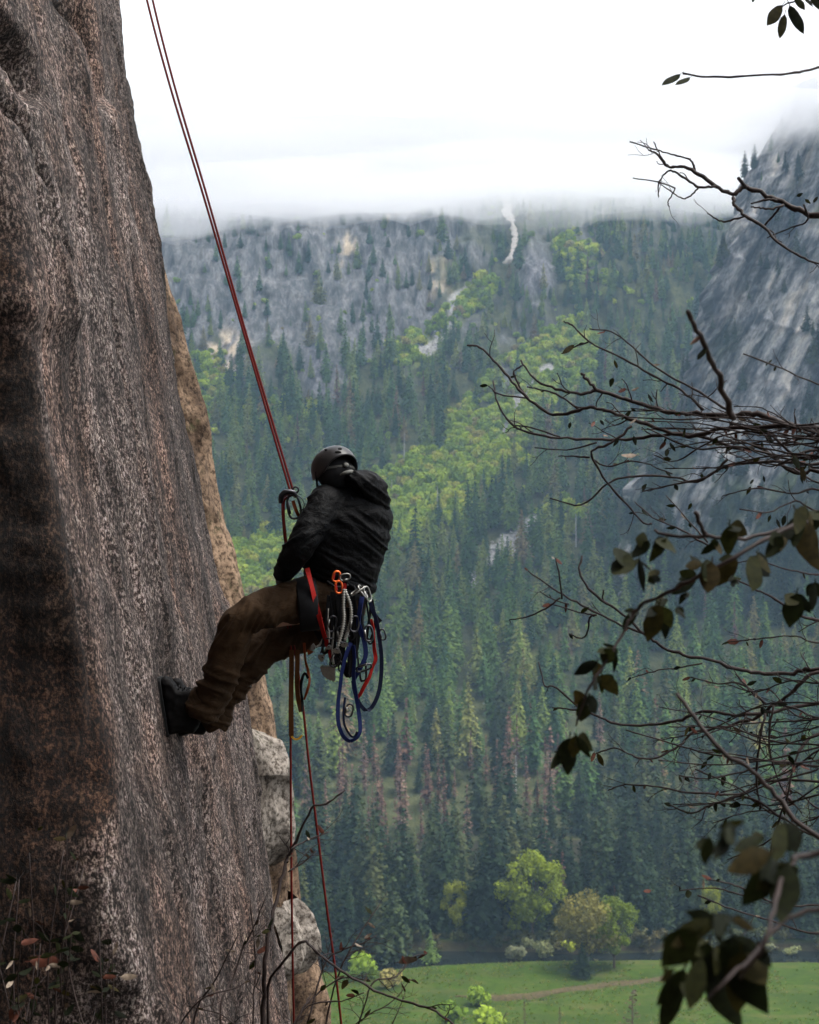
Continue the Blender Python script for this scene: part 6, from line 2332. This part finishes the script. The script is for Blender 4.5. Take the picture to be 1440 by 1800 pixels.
RP = proj(LB.x, LB.y, LB.z)
for q, (line, D0, D1, w0, w1) in enumerate((
        ([(1640, 1000), (1440, 913), (1378, 927), (1311, 947), (1244, 944), (1169, 940), (1151, 931)], 2.3, 2.9, 11, 5),
        ([(1420, 918), (1384, 928), (1303, 973), (1222, 1017), (1174, 1041), (1126, 1065), (1110, 1085), (1086, 1130), (1053, 1182), (1033, 1214), (1013, 1275)], 2.5, 2.6, 9, 4),
        ([(1244, 944), (1232, 925), (1222, 900)], 2.8, 2.8, 8, 7),
        ([(1620, 1560), (1440, 1470), (1363, 1400), (1323, 1355), (1263, 1315), (1222, 1263), (1190, 1220)], 2.3, 2.8, 13, 7),
        ([(1600, 1530), (1440, 1502), (1384, 1526), (1360, 1600), (1343, 1662), (1300, 1720)], 1.9, 1.5, 13, 6),
        ([(1600, 1620), (1440, 1598), (1360, 1634), (1323, 1680), (1280, 1720), (1240, 1760)], 1.9, 1.5, 11, 5))):
    if line[0][0] > 1500:
        line = root_line(line, RP)
        D0 = 2.05
    branch(shrub, line, D0, D1, w0, w1, 0, seed=120 + q)
X2P = lambda X, Y: (860 + X / 2.4828, 880 + Y / 2.4828)
X3P = lambda X, Y: (860 + X / 2.4828, 1300 + Y / 2.4828)
for a_, b_, c1, c2, wd in ((615, 235, 540, 345, 1.2), (695, 178, 620, 252, 1.0), (772, 165, 698, 268, 1.1), (1050, 105, 1042, 240, 1.5), (1282, 155, 1205, 255, 1.1), (1172, 235, 1125, 405, 1.5),
                           (1345, 60, 1430, 305, 1.3), (1380, 20, 1330, 150, 1.4), (972, 265, 955, 410, 1.7), (1080, 250, 990, 360, 1.4), (905, 335, 795, 412, 1.1), (930, 275, 850, 290, .9), (742, 455, 690, 602, 1.3),
                           (772, 480, 768, 600, 1.0), (820, 465, 852, 525, .9), (770, 430, 715, 480, 1.0), (645, 478, 582, 545, 1.0), (548, 640, 462, 672, 1.0), (532, 645, 498, 712, 1.2), (552, 655, 546, 752, .8), (472, 700, 370, 762, 1.0),
                           (492, 758, 562, 846, 1.1), (472, 765, 448, 832, 1.3), (432, 860, 398, 955, 1.7), (440, 850, 470, 940, 1.3), (352, 1035, 338, 1192, 1.2), (380, 1028, 444, 1125, 1.0), (345, 1085, 258, 1172, .8),
                           (1342, 405, 1308, 552, 1.4), (1422, 355, 1402, 480, 1.4), (1440, 40, 1400, 150, 1.5), (700, 330, 760, 355, .9), (1060, 330, 1080, 380, 1.0), (655, 250, 672, 400, .5), (1000, 180, 930, 230, 1.0), (860, 400, 830, 450, 1.0)):
    u0, v0 = X2P(a_, b_)
    u1, v1 = X2P(c1, c2)
    D_ = r.uniform(2.4, 2.8)
    leaf(shrub, P(u0, v0, D_), P(u1, v1, D_ + r.uniform(-.05, .05)), r.uniform(-.5, .5), LEAF, wd * .95)
    for q in range(2):       # smaller leaves on the same spur
        k_ = r.uniform(.45, .75)
        a2 = r.uniform(-1.1, 1.1)
        du, dv = (u1 - u0) * k_, (v1 - v0) * k_
        leaf(shrub, P(u0, v0, D_ + .02), P(u0 + du * math.cos(a2) - dv * math.sin(a2), v0 + du * math.sin(a2) + dv * math.cos(a2), D_ + r.uniform(-.05, .08)), r.uniform(-.8, .8), LEAF, wd)
for a_, b_, c1, c2, wd in ((1200, 420, 1050, 500, 1.0), (1085, 385, 945, 535, .8), (1235, 490, 1025, 575, 1.0), (1292, 358, 1225, 545, 1.2), (1295, 555, 1105, 700, 1.1), (1312, 540, 1268, 810, 1.5), (1000, 800, 735, 895, .9),
                           (905, 845, 755, 985, 1.2), (980, 755, 1012, 905, 1.1), (1062, 775, 1152, 835, 1.1), (1010, 890, 1215, 1175, 1.3), (1060, 850, 1225, 1000, 1.3), (950, 990, 1095, 1260, 1.3), (852, 1000, 750, 1260, .8), (805, 1000, 748, 1062, 1.0),
                           (930, 950, 868, 1185, 1.0), (1100, 930, 1080, 1180, 1.5), (960, 880, 900, 1060, 1.4), (1010, 380, 1120, 350, 1.0), (960, 430, 940, 540, 1.0), (1160, 900, 1230, 990, 1.2), (1030, 760, 960, 860, 1.4)):
    u0, v0 = X3P(a_, b_)
    u1, v1 = X3P(c1, c2)
    D_ = r.uniform(1.45, 1.75)
    leaf(shrub, P(u0, v0, D_), P(u1, v1, D_ + r.uniform(-.04, .04)), r.uniform(-.35, .35), LEAF, wd * .9)
    for q in range(2):
        k_ = r.uniform(.4, .8)
        a2 = r.uniform(-.9, .9)
        du, dv = (u1 - u0) * k_, (v1 - v0) * k_
        leaf(shrub, P(u0, v0, D_ + .02), P(u0 + du * math.cos(a2) - dv * math.sin(a2), v0 + du * math.sin(a2) + dv * math.cos(a2), D_ + r.uniform(-.04, .06)), r.uniform(-.6, .6), LEAF, wd)

# --- thin twiggy shrub at the foot of the picture, in front of the hanging ropes
SB = P(470, 2050, 5.0)
tw = empty('twiggy_shrub', SB)
tag(tw, 'thin leafless shrub with one thicker dark stem in front of the ropes', 'shrub')
for q, (line, D0, D1, w0, w1, n) in enumerate((
        ([(462, 1990), (462, 1800), (467, 1689), (482, 1600), (502, 1520), (516, 1489), (547, 1422), (573, 1413), (607, 1389)], 5.0, 5.2, 10, 2.6, 2),
        ([(507, 1533), (533, 1516), (556, 1496)], 5.1, 5.1, 3.4, 2, 1),
        ([(511, 1493), (538, 1478), (578, 1462)], 5.1, 5.2, 3.4, 1.8, 2),
        ([(420, 2000), (387, 1791), (409, 1720), (427, 1667), (444, 1636), (467, 1578)], 4.9, 5.1, 5, 2, 6),
        ([(440, 2000), (444, 1800), (449, 1689), (440, 1582)], 5.0, 5.1, 4, 1.8, 5),
        ([(427, 1667), (450, 1646), (472, 1632)], 5.0, 5.1, 2.8, 1.6, 2),
        ([(500, 1990), (470, 1760), (500, 1690), (533, 1654), (560, 1676), (596, 1704), (658, 1740), (717, 1762), (767, 1779), (800, 1806), (830, 1850)], 5.2, 4.9, 5, 4, 4),
        ([(560, 1950), (575, 1790), (596, 1712), (617, 1667), (646, 1621), (667, 1590)], 5.2, 5.4, 4, 1.8, 6),
        ([(540, 1800), (571, 1696), (600, 1671), (637, 1658), (662, 1644)], 5.2, 5.4, 3.4, 1.8, 4),
        ([(600, 1900), (640, 1770), (658, 1725), (696, 1717), (725, 1683), (750, 1677)], 5.2, 5.4, 3.4, 1.8, 5),
        ([(480, 1990), (520, 1800), (555, 1750), (600, 1720), (640, 1722)], 5.1, 5.2, 4, 2, 8),
        ([(510, 1990), (500, 1850), (540, 1770), (600, 1760), (640, 1745)], 5.1, 5.2, 4, 2, 8),
        ([(350, 1990), (340, 1800), (380, 1720), (420, 1640)], 4.9, 5.0, 4, 2, 6),
        ([(330, 1990), (300, 1850), (350, 1760), (420, 1735), (452, 1700)], 4.8, 5.0, 4, 2, 7),
        ([(580, 1990), (610, 1830), (640, 1790), (690, 1760), (722, 1722)], 5.2, 5.3, 3, 1.6, 5),
        ([(640, 1990), (650, 1850), (690, 1800), (712, 1745)], 5.2, 5.3, 3, 1.6, 4),
        ([(470, 1990), (430, 1850), (400, 1790), (330, 1768)], 4.8, 4.9, 4, 1.8, 6))):
    ob, c_ = branch(tw, line, D0, D1, w0, w1, n + 2, (22, 75), seed=200 + q)
    for k_ in range(3):
        p = c_[r.randrange(len(c_) // 2, len(c_))]
        d_ = Vector((r.uniform(-1, 1), r.uniform(-.6, .6), r.uniform(-.4, 1))).normalized() * r.uniform(.02, .045)
        leaf(tw, p, p + d_, r.uniform(-.9, .9), r.choice((LEAF, LEAF, LEAF_B, LEAF_P)))
for a_, b_, c1, c2, kd in ((452, 1668, 455, 1645, LEAF_P), (470, 1664, 452, 1676, LEAF_B), (540, 1800, 555, 1790, LEAF), (700, 1692, 735, 1683, LEAF_P), (715, 1694, 706, 1680, LEAF_B), (646, 1716, 640, 1728, LEAF_P), (640, 1650, 655, 1640, LEAF_P), (612, 1722, 600, 1738, LEAF), (705, 1716, 722, 1726, LEAF)):
    leaf(tw, P(a_, b_, 5.1), P(c1, c2, 5.1), r.uniform(-.5, .5), kd, 1.2)

# --- dim leafy shrub before the dark rock in the lower left corner
DB = P(60, 2080, 4.3)
ds = empty('leafy_shrub', DB)
tag(ds, 'dim small leaved shrub against the dark rock in the lower left corner', 'shrub')
for q in range(15):
    x0 = r.uniform(-60, 230)
    y1 = r.uniform(1470, 1720)
    x1 = x0 + r.uniform(-50, 70)
    line = [(60 + x0 * .3, 2060), (x0, 1900), ((x0 + x1) / 2 + r.uniform(-25, 25), (1900 + y1) / 2), (x1, y1)]
    ob, c_ = branch(ds, line, 4.3, r.uniform(4.1, 4.6), 4, 1.8, 5, (20, 60), seed=300 + q)
    for k_ in range(11):
        p = c_[r.randrange(len(c_) // 3, len(c_))]
        d_ = Vector((r.uniform(-1, 1), r.uniform(-.8, .8), r.uniform(-.6, 1))).normalized() * r.uniform(.025, .06)
        leaf(ds, p, p + d_, r.uniform(-1.2, 1.2), r.choice((LEAF, LEAF, LEAF, LEAF, LEAF, LEAF, LEAF_B, LEAF_P)), .9)
for a_, b_, c1, c2, kd in ((136, 1562, 158, 1558, LEAF_B), (118, 1586, 148, 1586, LEAF_P), (50, 1595, 55, 1612, LEAF_P), (120, 1620, 132, 1616, LEAF_P), (212, 1717, 243, 1717, LEAF_P), (66, 1460, 76, 1452, LEAF), (52, 1690, 108, 1689, LEAF_B), (130, 1640, 150, 1655, LEAF)):
    leaf(ds, P(a_, b_, 4.4), P(c1, c2, 4.4), r.uniform(-.5, .5), kd, 1.1)
bpy.data.scenes.remove(_tmp)
